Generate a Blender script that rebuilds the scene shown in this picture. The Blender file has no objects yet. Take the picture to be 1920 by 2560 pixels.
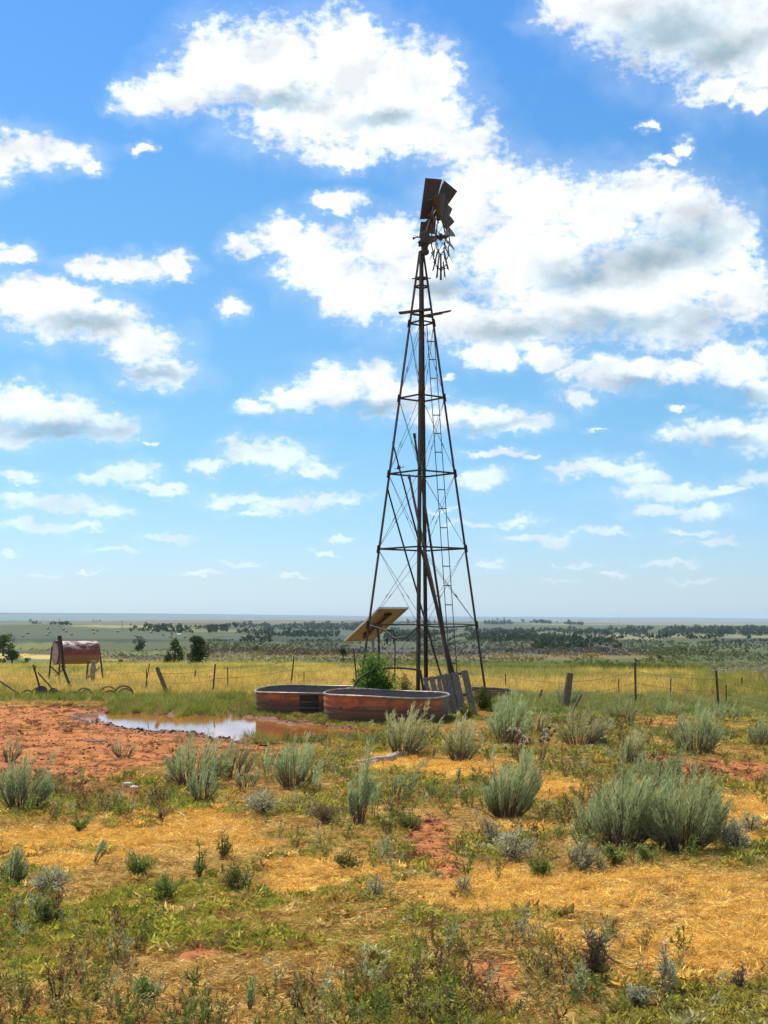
import bpy, math, random
import numpy as np
from mathutils import Vector, Matrix
random.seed(7)
rng = np.random.default_rng(11)
R = math.radians
scn = bpy.context.scene
COL = scn.collection

# ------------------------------------------------------------------ camera
F = 3413.0; EYE = 2.05; PITCH = math.atan(267 / F)
cd = bpy.data.cameras.new('camera'); cam = bpy.data.objects.new('camera', cd); COL.objects.link(cam)
cam.location = (0, 0, EYE); cam.rotation_euler = (R(90) + PITCH, 0, 0)
cd.sensor_width = 36; cd.lens = 48.0; cd.clip_start = .1; cd.clip_end = 80000
scn.camera = cam
CA, SA = math.cos(PITCH), math.sin(PITCH)
ZS = 1920 / 1659.0            # notes were taken on a 1659 px wide view

def proj(x, y, z=0.0):        # world -> photo pixels (works on arrays)
    dz = z - EYE
    yc = y * CA + dz * SA; zc = -y * SA + dz * CA
    return 960 + F * x / yc, 1280 - F * zc / yc
def unproj(px, py, Y):
    a = (px - 960) / F; b = (1280 - py) / F
    d = Vector((a, CA - b * SA, SA + b * CA)); t = Y / d.y
    return Vector((a * t, Y, EYE + d.z * t))

# ------------------------------------------------------------------ light
SUN_EL, SUN_AZ = R(58), R(-38)     # azimuth measured from the view axis (+Y), negative = left
sd = Vector((math.sin(SUN_AZ) * math.cos(SUN_EL), math.cos(SUN_AZ) * math.cos(SUN_EL), math.sin(SUN_EL)))
sl = bpy.data.lights.new('sun', 'SUN'); sl.energy = 5.0; sl.angle = R(.53); sl.color = (1, .95, .86)
so = bpy.data.objects.new('sun', sl); COL.objects.link(so)
so.rotation_euler = sd.to_track_quat('Z', 'Y').to_euler(); so.location = (0, 0, 50)
scn.view_settings.view_transform = 'Standard'; scn.view_settings.look = 'None'
scn.view_settings.exposure = 0.45; scn.view_settings.gamma = 1
scn.cycles.max_bounces = 6; scn.cycles.diffuse_bounces = 3; scn.cycles.glossy_bounces = 2
scn.cycles.transmission_bounces = 4; scn.cycles.volume_bounces = 0; scn.cycles.transparent_max_bounces = 8
scn.cycles.caustics_reflective = False; scn.cycles.caustics_refractive = False
scn.cycles.use_denoising = True

# ------------------------------------------------------------------ world: sky and clouds
W = bpy.data.worlds.new('World'); scn.world = W; W.use_nodes = True
nt = W.node_tree; nt.nodes.clear(); WN, WL = nt.nodes, nt.links
def wn(t, **k):
    n = WN.new(t)
    for a, b in k.items(): setattr(n, a, b)
    return n
def wmath(op, a, b=None, c=None, clamp=False):
    n = wn('ShaderNodeMath', operation=op, use_clamp=clamp)
    for i, v in enumerate((a, b, c)):
        if v is None: continue
        if isinstance(v, (int, float)): n.inputs[i].default_value = v
        else: WL.new(v, n.inputs[i])
    return n.outputs[0]
tc = wn('ShaderNodeTexCoord')
sep = wn('ShaderNodeSeparateXYZ'); WL.new(tc.outputs['Generated'], sep.inputs[0])
az = wmath('ARCTAN2', sep.outputs[0], sep.outputs[1])
el = wmath('ARCSINE', sep.outputs[2])
P0 = wn('ShaderNodeCombineXYZ'); WL.new(az, P0.inputs[0]); WL.new(el, P0.inputs[1])
# finer structure lower in the sky: the noise coordinate is the direction on a flat cloud deck
def noise(vec, scale, detail, rough, dist=0., color=False):
    n = wn('ShaderNodeTexNoise'); n.inputs['Scale'].default_value = scale; n.inputs['Detail'].default_value = detail
    n.inputs['Roughness'].default_value = rough; n.inputs['Distortion'].default_value = dist
    WL.new(vec, n.inputs['Vector']); return n.outputs['Color' if color else 'Fac']
def vmath(op, a, b=None, c=None, out=0):
    n = wn('ShaderNodeVectorMath', operation=op)
    for i, v in enumerate((a, b, c)):
        if v is None: continue
        if isinstance(v, tuple): n.inputs[i].default_value = v
        else: WL.new(v, n.inputs[i])
    return n.outputs[out]
Q = vmath('MULTIPLY', P0.outputs[0], (1, 1.35, 1))
w1 = noise(Q, 34, 3, .55, color=True)
w1 = vmath('SUBTRACT', w1, (.5, .5, .5))
w1 = vmath('MULTIPLY', w1, (.034, .024, 0))
w2 = noise(Q, 95, 6, .62, color=True)
w2 = vmath('SUBTRACT', w2, (.5, .5, .5))
w2 = vmath('MULTIPLY', w2, (.016, .012, 0))
P = vmath('ADD', P0.outputs[0], w1); P = vmath('ADD', P, w2)
def azel(px, py):
    v = unproj(px, py, 1.0) - Vector((0, 0, EYE)); v.normalize()
    return math.atan2(v.x, v.y), math.asin(v.z)
CLOUDS = [
 (300,215,60,34),(390,195,90,50),(480,140,105,85),(600,155,130,105),(740,135,110,105),(762,62,36,48),(860,175,130,95),(930,155,70,60),
 (700,250,190,75),(880,260,160,80),(990,315,95,50),(740,335,90,28),(1030,285,50,30),
 (1235,15,80,50),(1330,20,110,80),(1450,50,150,100),(1580,70,150,120),(1659,120,100,90),(1550,205,70,26),(1640,215,60,26),
 (60,320,80,42),(0,355,50,42),(140,335,65,32),(205,362,32,16),
 (525,530,36,26),(610,515,60,42),(690,560,95,70),(760,620,95,70),(835,520,90,55),(900,600,130,95),(1000,450,80,85),(1060,385,70,50),
 (1150,430,120,75),(1150,560,160,120),(1300,455,120,75),(1400,425,100,60),(1480,465,85,85),(1560,520,75,85),(1420,600,190,120),
 (1605,620,75,75),(1250,660,210,80),(1450,700,130,50),(1100,715,150,55),(980,690,90,50),(1060,760,60,36),(1180,765,60,25),
 (730,440,60,22),(25,550,50,24),(190,575,60,18),(290,585,85,27),(375,578,44,24),
 (50,650,80,44),(140,640,70,36),(130,690,120,48),(230,700,95,48),(300,740,90,44),(345,805,80,34),
 (500,672,33,24),(50,880,90,48),(130,900,100,42),(230,925,80,30),(20,935,100,28),
 (560,885,46,15),(640,860,65,36),(720,840,75,46),(800,815,60,38),(860,860,85,45),(960,900,85,30),(1060,905,90,30),(1130,920,55,18),
 (1235,800,45,24),(1320,810,80,38),(1400,800,70,34),(1480,800,60,26),(1245,865,40,22),(1600,790,75,50),(1659,845,60,36),(1550,765,60,30),
 (1480,945,70,17),(1560,930,70,28),(1640,935,75,42),(1230,1015,44,17),(1330,1010,80,22),(1400,1030,55,20),(1440,1065,110,24),(1510,1110,80,18),(1410,1108,60,13),
 (1640,1035,55,18),(450,1010,44,18),(530,980,60,30),(600,990,72,34),(680,1012,50,16),(280,1025,60,24),(205,1035,48,15),(350,1055,55,13),(40,1030,55,16),
 (120,1085,110,20),(220,1105,62,16),(50,1078,60,16),(80,1135,100,14),(180,1140,40,10),(520,1075,75,14),(620,1090,90,17),(710,1075,80,14),(560,1110,50,10),
 (1045,1030,66,21),(1075,975,70,9),(370,1158,55,9),(740,1162,26,8),(1170,1165,85,13),(1120,1125,50,9),(1440,1215,60,8),(1540,1170,55,8),(1060,1222,26,7),
 (520,1215,50,7),(1330,1240,28,6),(20,1200,28,8),(1405,275,18,11),(1470,315,22,15),(1440,342,26,11),(310,316,36,10),(1092,782,26,26),(1470,882,24,9),(250,1190,60,6),(1010,1132,44,8),(1500,1150,50,7),(640,1250,34,5),(430,1240,40,5),(200,1246,34,4),(1200,1256,40,5),(900,1255,30,4),(1500,1250,50,5),(960,1100,40,6),(1560,1060,50,12),(330,960,20,5),(1290,930,20,6),(960,810,16,6),(80,1245,40,5),(700,1192,34,5),(1150,985,24,7),(1250,1215,44,6),(1300,1148,60,8)]
SHADE = [(1500,520,85,50),(1400,560,90,40),(1240,600,100,36),(1340,705,220,32),(1120,720,120,24),(1440,70,150,45),(1560,110,90,40),(600,210,90,22),(830,260,80,20),
 (180,700,90,22),(320,810,70,16),(120,925,150,18),(800,880,90,18),(1040,920,80,12),(1380,830,90,14),(1620,860,60,20),(960,620,80,24),(1600,955,70,14)]
def blobs(lst, vec, k):
    acc = None
    for cx, cy, rx, ry in lst:
        a, e = azel(cx * ZS, cy * ZS); sx, sy = F * .985 / (rx * ZS), F * .985 / (ry * ZS)
        d = vmath('MULTIPLY_ADD', vec, (sx, sy, 0), (-a * sx, -e * sy, 0))
        d = vmath('LENGTH', d, out=1)
        acc = d if acc is None else wmath('SMOOTH_MIN', acc, d, k)
    return acc
fb = noise(vmath('MULTIPLY', P0.outputs[0], (1, 1.5, 1)), 105, 8, .60)
fb2 = noise(vmath('ADD', P0.outputs[0], (3.3, 1.7, 0)), 22, 5, .6)
dist = blobs(CLOUDS, P, .22)
# sky away from the photographed part: a loose deck of the same clouds
gen = noise(vmath('MULTIPLY', P0.outputs[0], (1, 2.2, 1)), 3.4, 6, .58)
gd = wmath('MULTIPLY_ADD', gen, -6.0, 4.1)
away = wmath('SUBTRACT', wmath('ABSOLUTE', az), .34); away = wmath('MULTIPLY', away, 9., clamp=True)
up = wmath('SUBTRACT', el, .56); up = wmath('MULTIPLY', up, 9., clamp=True)
aw = wmath('MAXIMUM', away, up)
mx = wn('ShaderNodeMix', data_type='FLOAT'); WL.new(aw, mx.inputs[0]); WL.new(dist, mx.inputs[2]); WL.new(gd, mx.inputs[3])
f = wmath('MULTIPLY_ADD', fb, 1.35, -.675); f = wmath('ADD', mx.outputs[0], f)
mr = wn('ShaderNodeMapRange', interpolation_type='SMOOTHSTEP'); WL.new(f, mr.inputs[0])
mr.inputs[1].default_value = 1.30; mr.inputs[2].default_value = .46; mr.inputs[3].default_value = 0; mr.inputs[4].default_value = 1
mask = mr.outputs[0]
# thin veil around cloud groups
v = wmath('MULTIPLY_ADD', fb2, 1.6, -.8); v = wmath('ADD', mx.outputs[0], v)
mv = wn('ShaderNodeMapRange', interpolation_type='SMOOTHSTEP'); WL.new(v, mv.inputs[0])
mv.inputs[1].default_value = 1.9; mv.inputs[2].default_value = .8; mv.inputs[3].default_value = 0; mv.inputs[4].default_value = .16
mask = wmath('MAXIMUM', mask, mv.outputs[0])
# clouds fade into the pale air low over the land
fade = wmath('MULTIPLY', wmath('ADD', el, -.005), 4.6, clamp=True); fade = wmath('POWER', fade, .6)
mask = wmath('MULTIPLY', mask, fade)
sh = blobs(SHADE, P, .3)
ms = wn('ShaderNodeMapRange', interpolation_type='SMOOTHSTEP'); WL.new(wmath('ADD', sh, wmath('MULTIPLY_ADD', fb2, .7, -.35)), ms.inputs[0])
ms.inputs[1].default_value = 1.9; ms.inputs[2].default_value = .0; ms.inputs[3].default_value = 0; ms.inputs[4].default_value = 1.0
gray = ms.outputs[0]
nA = noise(Q, 17, 7, .5); nB = noise(vmath('ADD', Q, (-.006, .018, 0)), 17, 7, .5)
relief = wmath('MULTIPLY_ADD', wmath('SUBTRACT', nA, nB), 1.1, .93); tex = wmath('MINIMUM', wmath('MAXIMUM', relief, .74), 1.1)
sky = wn('ShaderNodeTexSky', sky_type='NISHITA'); sky.sun_disc = False; sky.sun_elevation = SUN_EL
sky.sun_rotation = SUN_AZ; sky.altitude = 500; sky.air_density = 1.0; sky.dust_density = .6; sky.ozone_density = 2.2
tint = wn('ShaderNodeMix', data_type='RGBA', blend_type='MULTIPLY'); tint.inputs[0].default_value = 1
WL.new(sky.outputs[0], tint.inputs[6]); rp = wn('ShaderNodeValToRGB'); WL.new(wmath('MULTIPLY', el, 180 / math.pi / 30, clamp=True), rp.inputs[0])
_e = rp.color_ramp.elements
for _ in range(4): _e.new(.5)
for _x, (_p, _c) in zip(_e, ((0, (.70, .92, 1.36)), (.05, (.69, .85, 1.13)), (.28, (.555, .87, 1.0)), (.57, (.53, .93, 1.13)), (.8, (.46, .93, 1.29)), (1, (.46, .93, 1.3)))): _x.position = _p; _x.color = (*_c, 1)
WL.new(rp.outputs[0], tint.inputs[7])
SKY_S = .094
skyc = vmath('SCALE', tint.outputs[2]); skyc.node.inputs['Scale'].default_value = SKY_S
cc = wn('ShaderNodeMix', data_type='RGBA'); WL.new(gray, cc.inputs[0])
cc.inputs[6].default_value = (.86, .90, .93, 1); cc.inputs[7].default_value = (.34, .45, .53, 1)
ct = vmath('SCALE', cc.outputs[2]); WL.new(tex, ct.node.inputs['Scale'])
fin = wn('ShaderNodeMix', data_type='RGBA'); WL.new(mask, fin.inputs[0]); WL.new(skyc, fin.inputs[6]); WL.new(ct, fin.inputs[7])
bg = wn('ShaderNodeBackground'); bg.inputs[1].default_value = 1.0; WL.new(fin.outputs[2], bg.inputs[0])
wo = wn('ShaderNodeOutputWorld'); WL.new(bg.outputs[0], wo.inputs[0])
W.cycles.sampling_method = 'MANUAL'; W.cycles.sample_map_resolution = 512

# ------------------------------------------------------------------ helpers
def tag(o, label=None, cat=None, group=None, kind=None):
    if label: o['label'] = label
    if cat: o['category'] = cat
    if group: o['group'] = group
    if kind: o['kind'] = kind
    return o
def empty(name, loc=(0, 0, 0), rz=0):
    o = bpy.data.objects.new(name, None); COL.objects.link(o); o.location = loc; o.rotation_euler = (0, 0, rz)
    o.empty_display_size = .2
    return o
class MB:
    def __init__(s): s.v = []; s.f = []; s.c = []
    def add(s, vs, fs, c=None):
        b = len(s.v); s.v += [tuple(x) for x in vs]; s.f += [tuple(i + b for i in q) for q in fs]
        if c is not None: s.c += [c] * len(fs)
    def box(s, c, d, rot=None, ax=None):
        c = Vector(c); M = rot if rot else Matrix.Identity(3)
        vs = [c + M @ Vector((sx * d[0] / 2, sy * d[1] / 2, sz * d[2] / 2)) for sx in (-1, 1) for sy in (-1, 1) for sz in (-1, 1)]
        s.add(vs, [(0, 1, 3, 2), (4, 6, 7, 5), (0, 4, 5, 1), (2, 3, 7, 6), (0, 2, 6, 4), (1, 5, 7, 3)])
    def bar(s, a, b, w, t, side=None):
        a = Vector(a); b = Vector(b); d = (b - a); L = d.length; z = d.normalized()
        x = Vector(side) if side else Vector((0, 1, 0)) if abs(z.y) < .9 else Vector((1, 0, 0))
        y = z.cross(x).normalized(); x = y.cross(z).normalized()
        s.box((a + b) / 2, (w, t, L), Matrix((x, y, z)).transposed())
    def tube(s, pts, r, n=8, cap=True):
        pts = [Vector(p) for p in pts]; rs = r if isinstance(r, (list, tuple)) else [r] * len(pts)
        up = Vector((.13, .27, .95)).normalized(); rings = []; b = len(s.v)
        for i, p in enumerate(pts):
            t = (pts[min(i + 1, len(pts) - 1)] - pts[max(i - 1, 0)]).normalized()
            u = up if abs(t.dot(up)) < .95 else Vector((1, 0, 0))
            x = t.cross(u).normalized(); y = t.cross(x).normalized()
            for k in range(n):
                a = 2 * math.pi * k / n; s.v.append(tuple(p + (x * math.cos(a) + y * math.sin(a)) * rs[i]))
        for i in range(len(pts) - 1):
            for k in range(n):
                k2 = (k + 1) % n
                s.f.append((b + i * n + k, b + i * n + k2, b + (i + 1) * n + k2, b + (i + 1) * n + k))
        if cap:
            s.f.append(tuple(b + k for k in range(n))[::-1]); s.f.append(tuple(b + (len(pts) - 1) * n + k for k in range(n)))
    def plate(s, pts, t, n=None):
        pts = [Vector(p) for p in pts]
        if n is None: n = (pts[1] - pts[0]).cross(pts[2] - pts[0]).normalized()
        k = len(pts); vs = [p + n * t / 2 for p in pts] + [p - n * t / 2 for p in pts]
        s.add(vs, [tuple(range(k)), tuple(range(2 * k - 1, k - 1, -1))] + [(i, i + k, (i + 1) % k + k, (i + 1) % k) for i in range(k)])
    def lathe(s, prof, c=(0, 0, 0), n=48, M=None, closed=False):
        c = Vector(c); b = len(s.v)
        for r, z in prof:
            for k in range(n):
                a = 2 * math.pi * k / n; p = Vector((r * math.cos(a), r * math.sin(a), z))
                s.v.append(tuple(c + (M @ p if M else p)))
        m = len(prof)
        for i in range(m if closed else m - 1):
            for k in range(n):
                k2 = (k + 1) % n; j = (i + 1) % m
                s.f.append((b + i * n + k, b + i * n + k2, b + j * n + k2, b + j * n + k))
    def mesh(s, name, m, smooth=False):
        me = bpy.data.meshes.new(name); me.from_pydata(s.v, [], s.f); me.materials.append(m)
        if smooth: me.polygons.foreach_set('use_smooth', [True] * len(s.f))
        me.update(); return me
    def build(s, name, m, parent=None, smooth=False, bevel=0):
        o = bpy.data.objects.new(name, s.mesh(name, m, smooth)); COL.objects.link(o)
        if parent:
            o.parent = parent; bpy_inv(o, parent)
        if bevel:
            bm = o.modifiers.new('bevel', 'BEVEL'); bm.width = bevel; bm.segments = 2; bm.limit_method = 'ANGLE'
        return o
def bpy_inv(o, parent):      # keep geometry given in world coordinates when the parent sits elsewhere
    M = Matrix.Identity(4); p = parent
    while p is not None:
        L_ = Matrix.Translation(p.location) @ p.rotation_euler.to_matrix().to_4x4() @ Matrix.Diagonal((*p.scale, 1))
        M = p.matrix_parent_inverse @ L_ @ M if p.parent else L_ @ M; p = p.parent
    o.matrix_parent_inverse = M.inverted()
def arrmesh(name, V, Fq, m, attrs=None, smooth=False):     # fast mesh from numpy quads/tris
    me = bpy.data.meshes.new(name); k = Fq.shape[1]
    me.vertices.add(len(V)); me.vertices.foreach_set('co', V.astype(np.float32).ravel())
    me.loops.add(Fq.size); me.loops.foreach_set('vertex_index', Fq.astype(np.int32).ravel())
    me.polygons.add(len(Fq)); me.polygons.foreach_set('loop_start', np.arange(0, Fq.size, k, dtype=np.int32))
    me.polygons.foreach_set('loop_total', np.full(len(Fq), k, dtype=np.int32))
    if smooth: me.polygons.foreach_set('use_smooth', np.ones(len(Fq), dtype=bool))
    for nm, a in (attrs or {}).items():
        at = me.attributes.new(nm, 'FLOAT' if a.ndim == 1 else 'FLOAT_VECTOR', 'POINT'); at.data.foreach_set('value' if a.ndim == 1 else 'vector', a.astype(np.float32).ravel())
    me.update(calc_edges=True); me.validate(); me.materials.append(m); return me
def link(name, me, parent=None, loc=None):
    o = bpy.data.objects.new(name, me); COL.objects.link(o)
    if parent: o.parent = parent
    if loc is not None: o.location = loc
    return o
def copy_tree(o, parent=None):
    c = o.copy(); COL.objects.link(c); c.parent = parent
    for ch in [x for x in scn.objects if x.parent == o]: copy_tree(ch, c)
    return c

# ------------------------------------------------------------------ materials
class Mat:
    def __init__(s, name):
        s.m = bpy.data.materials.new(name); s.m.use_nodes = True; s.t = s.m.node_tree; s.N = s.t.nodes; s.L = s.t.links
        s.b = s.N['Principled BSDF']
    def n(s, t, **k):
        x = s.N.new(t)
        for a, b in k.items(): setattr(x, a, b)
        return x
    def inp(s, node, i, v):
        if isinstance(v, bpy.types.NodeSocket): s.L.new(v, node.inputs[i])
        else:
            if isinstance(v, tuple) and len(v) == 3 and node.inputs[i].type == 'RGBA': v = (*v, 1)
            node.inputs[i].default_value = v
    def math(s, op, a, b=None, c=None, clamp=False):
        x = s.n('ShaderNodeMath', operation=op, use_clamp=clamp)
        for i, v in enumerate((a, b, c)):
            if v is not None: s.inp(x, i, v)
        return x.outputs[0]
    def coord(s, kind='Object', scale=(1, 1, 1)):
        t = s.n('ShaderNodeTexCoord').outputs[kind]
        if scale == (1, 1, 1): return t
        x = s.n('ShaderNodeVectorMath', operation='MULTIPLY'); s.L.new(t, x.inputs[0]); x.inputs[1].default_value = scale
        return x.outputs[0]
    def noise(s, vec, scale, detail=4, rough=.55, dist=0.):
        x = s.n('ShaderNodeTexNoise'); s.L.new(vec, x.inputs['Vector'])
        x.inputs['Scale'].default_value = scale; x.inputs['Detail'].default_value = detail
        x.inputs['Roughness'].default_value = rough; x.inputs['Distortion'].default_value = dist
        return x.outputs['Fac']
    def step(s, v, a, b, lo=0., hi=1.):
        x = s.n('ShaderNodeMapRange', interpolation_type='SMOOTHSTEP'); s.inp(x, 0, v)
        for i, q in zip((1, 2, 3, 4), (a, b, lo, hi)): x.inputs[i].default_value = q
        return x.outputs[0]
    def mix(s, f, a, b, mode='MIX'):
        x = s.n('ShaderNodeMix', data_type='RGBA', blend_type=mode); s.inp(x, 0, f); s.inp(x, 6, a); s.inp(x, 7, b)
        return x.outputs[2]
    def attr(s, name, kind='GEOMETRY'):
        return s.n('ShaderNodeAttribute', attribute_name=name, attribute_type=kind).outputs['Fac']
    def bump(s, h, strength, dist):
        x = s.n('ShaderNodeBump'); x.inputs['Strength'].default_value = strength; x.inputs['Distance'].default_value = dist
        s.L.new(h, x.inputs['Height']); s.L.new(x.outputs[0], s.b.inputs['Normal'])
    def col(s, v): s.inp(s.b, 'Base Color', v)
    def set(s, **k):
        for a, b in k.items(): s.inp(s.b, a.replace('_', ' '), b)
        return s

def rusty(name, c1, c2, c3, scale=6, rough=.75, metal=.0, stretch=(1, 1, 1), bump=.3, sharp=.12):
    M = Mat(name); v = M.coord('Object', stretch)
    a = M.noise(v, scale, 8, .65); b = M.noise(v, scale * 5, 6, .7)
    c = M.mix(M.step(a, .5 - sharp, .5 + sharp), c1, c2); c = M.mix(M.step(b, .5, .72), c, c3)
    M.col(c); M.set(Roughness=rough, Metallic=metal); M.bump(b, bump, .01); return M.m
M_tower = rusty('tower_rusted_steel', (.034, .025, .020), (.020, .016, .014), (.060, .034, .021), 9, .75)
M_wire = rusty('wire_steel', (.11, .085, .065), (.07, .055, .045), (.15, .09, .05), 9, .6)
M_plate = rusty('blade_weathered_steel', (.06, .05, .042), (.10, .045, .025), (.04, .034, .03), 3, .55, .3)
M_plate2 = rusty('blade_grey_steel', (.20, .19, .18), (.11, .10, .09), (.08, .05, .035), 4, .5, .4)
M_vane = rusty('vane_dark_steel', (.036, .031, .027), (.065, .022, .012), (.025, .022, .02), 2.2, .6, .3)
M_cast = rusty('cast_iron', (.03, .025, .022), (.05, .035, .028), (.02, .02, .02), 12, .6)
M_post = rusty('steel_post', (.07, .04, .03), (.045, .03, .025), (.12, .05, .03), 12, .8)
M_black = rusty('black_poly', (.015, .015, .016), (.022, .022, .022), (.03, .03, .03), 8, .45)
M_galv = rusty('galvanised_grey', (.26, .27, .27), (.18, .18, .18), (.12, .10, .08), 6, .5, .5)

def woodm(name, c1, c2, axis=(14, 14, 1.2)):
    M = Mat(name); v = M.coord('Object', axis)
    a = M.noise(v, 3, 8, .7, .4); b = M.noise(M.coord('Object'), 3, 5)
    c = M.mix(M.step(a, .38, .66), c1, c2); c = M.mix(M.step(b, .55, .8, 0, .6), c, tuple(q * .55 for q in c1))
    M.col(c); M.set(Roughness=.85); M.bump(a, .6, .01); return M.m
M_wood = woodm('weathered_grey_board', (.095, .075, .058), (.20, .16, .125))
M_wood2 = woodm('old_brown_timber', (.10, .065, .04), (.20, .14, .085))
M_plank = woodm('dark_platform_board', (.05, .035, .024), (.085, .062, .042))
M_woodp = woodm('grey_post_wood', (.17, .14, .11), (.30, .26, .20))
M_dead = woodm('bleached_dead_wood', (.27, .21, .15), (.43, .36, .27), (8, 8, 8))

def tankwall(name, seedoff):
    M = Mat(name); o = M.coord('Object')
    sx = M.n('ShaderNodeSeparateXYZ'); M.L.new(o, sx.inputs[0]); z = sx.outputs[2]
    a = M.noise(M.coord('Object', (1, 1, 2.5)), 2.6, 9, .68); b = M.noise(o, 11 + seedoff, 8, .7)
    st = M.noise(M.coord('Object', (5, 5, .7)), 3, 6, .6)
    c = M.mix(M.step(a, .40, .62), (.42, .125, .035), (.27, .075, .03))
    c = M.mix(M.step(b, .5, .72, 0, .55), c, (.16, .05, .025))
    # darker lower part with a ragged edge
    c = M.mix(M.step(M.noise(M.coord('Object', (1, 1, .12)), 7, 5, .7), .52, .66, 0, .65), c, (.13, .05, .028))
    e = M.math('MULTIPLY_ADD', b, .34, M.math('MULTIPLY_ADD', a, .28, z))
    c = M.mix(M.step(e, .66, .60), c, (.115, .046, .026))
    c = M.mix(M.step(st, .6, .75, 0, .4), c, (.32, .20, .12))
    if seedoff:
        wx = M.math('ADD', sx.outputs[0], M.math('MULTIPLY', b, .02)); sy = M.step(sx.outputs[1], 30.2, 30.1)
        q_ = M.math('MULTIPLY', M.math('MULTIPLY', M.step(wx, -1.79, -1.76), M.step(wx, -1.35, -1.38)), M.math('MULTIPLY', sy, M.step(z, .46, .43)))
        c = M.mix(q_, c, (.022, .014, .011))  # shadow in the gap between the tanks, painted on as a near-black patch
    M.col(c); M.set(Roughness=.75); M.bump(b, .25, .01); return M.m
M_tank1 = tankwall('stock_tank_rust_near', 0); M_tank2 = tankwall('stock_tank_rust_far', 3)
M_rim = rusty('tank_rim_steel', (.30, .27, .24), (.18, .13, .10), (.15, .075, .045), 7, .5, .4)
M_inner = rusty('tank_inside', (.13, .12, .11), (.19, .13, .09), (.08, .07, .06), 4, .7)

def watermat(name, c, rough=.03, wave=.10, sc=9.):
    M = Mat(name); v = M.coord('Object', (1, 1, 1))
    h = M.noise(v, sc, 3, .5); M.col(c); M.set(Roughness=rough, IOR=1.33); M.b.inputs['Specular IOR Level'].default_value = .9
    M.bump(h, wave, .01); return M.m
M_puddle = watermat('muddy_water', (.30, .10, .028), .035, .05, 5)
M_tankwater = watermat('tank_water', (.05, .05, .045), .04, .12, 14)

def fueltank():
    M = Mat('fuel_tank_paint'); o = M.coord('Object')
    s_ = M.n('ShaderNodeSeparateXYZ'); M.L.new(o, s_.inputs[0]); z = s_.outputs[2]
    a = M.noise(M.coord('Object', (1.6, 1.6, 3)), 2.4, 8, .7); b = M.noise(o, 16, 7, .7)
    c = M.mix(M.step(a, .42, .6), (.11, .024, .016), (.18, .045, .026))
    c = M.mix(M.step(M.math('ADD', z, M.math('MULTIPLY', a, .28)), .12, -.02), c, (.20, .125, .08))
    w = M.math('MULTIPLY', M.step(M.math('MULTIPLY_ADD', b, .35, a), .66, .73), M.step(z, .08, .2))
    c = M.mix(w, c, (.46, .40, .35)); c = M.mix(M.step(b, .56, .70, 0, .75), c, (.10, .05, .035))
    M.col(c); M.set(Roughness=.6); M.bump(b, .15, .01); return M.m
M_fuel = fueltank()
M_fuelend = rusty('fuel_tank_end', (.27, .22, .20), (.16, .09, .07), (.10, .04, .028), 3.5, .7, 0, (1, 1, .8))

def foliage(name, c1, c2, c3=None, trans=.35, sc=5., attr=None, rough=.7):
    M = Mat(name); o = M.coord('Object'); M.N.remove(M.b)
    r = M.n('ShaderNodeObjectInfo').outputs['Random']
    a = M.noise(o, sc, 3, .6)
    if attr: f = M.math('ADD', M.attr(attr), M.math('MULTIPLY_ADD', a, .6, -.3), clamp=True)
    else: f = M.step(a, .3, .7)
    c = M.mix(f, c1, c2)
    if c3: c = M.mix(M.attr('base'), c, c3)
    hs = M.n('ShaderNodeHueSaturation'); M.inp(hs, 'Value', M.math('MULTIPLY_ADD', r, .3, .85)); M.L.new(c, hs.inputs['Color'])
    M.inp(hs, 'Hue', M.math('MULTIPLY_ADD', r, .02, .49))
    d = M.n('ShaderNodeBsdfDiffuse'); t = M.n('ShaderNodeBsdfTranslucent'); mx = M.n('ShaderNodeMixShader'); mx.inputs[0].default_value = trans
    M.L.new(hs.outputs[0], d.inputs[0]); M.L.new(hs.outputs[0], t.inputs[0]); M.L.new(d.outputs[0], mx.inputs[1]); M.L.new(t.outputs[0], mx.inputs[2])
    M.L.new(mx.outputs[0], M.N['Material Output'].inputs[0]); return M.m
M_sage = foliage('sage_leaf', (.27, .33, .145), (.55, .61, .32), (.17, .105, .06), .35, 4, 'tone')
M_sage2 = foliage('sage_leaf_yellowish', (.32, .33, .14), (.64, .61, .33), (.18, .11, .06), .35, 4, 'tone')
M_stem = rusty('brown_stem', (.12, .075, .045), (.17, .11, .07), (.08, .05, .035), 20, .9)
M_willow = foliage('bright_green_leaf', (.07, .15, .025), (.16, .28, .05), None, .4, 5)
M_olive = foliage('olive_leaf', (.11, .13, .035), (.21, .21, .065), None, .35, 5)
M_dark = foliage('dark_tree_leaf', (.028, .048, .020), (.06, .09, .032), None, .3, .6)
M_mid = foliage('mid_tree_leaf', (.05, .085, .025), (.10, .15, .045), None, .3, .6)
M_bark = rusty('bark', (.09, .07, .055), (.13, .10, .08), (.06, .045, .035), 6, .9)

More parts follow.
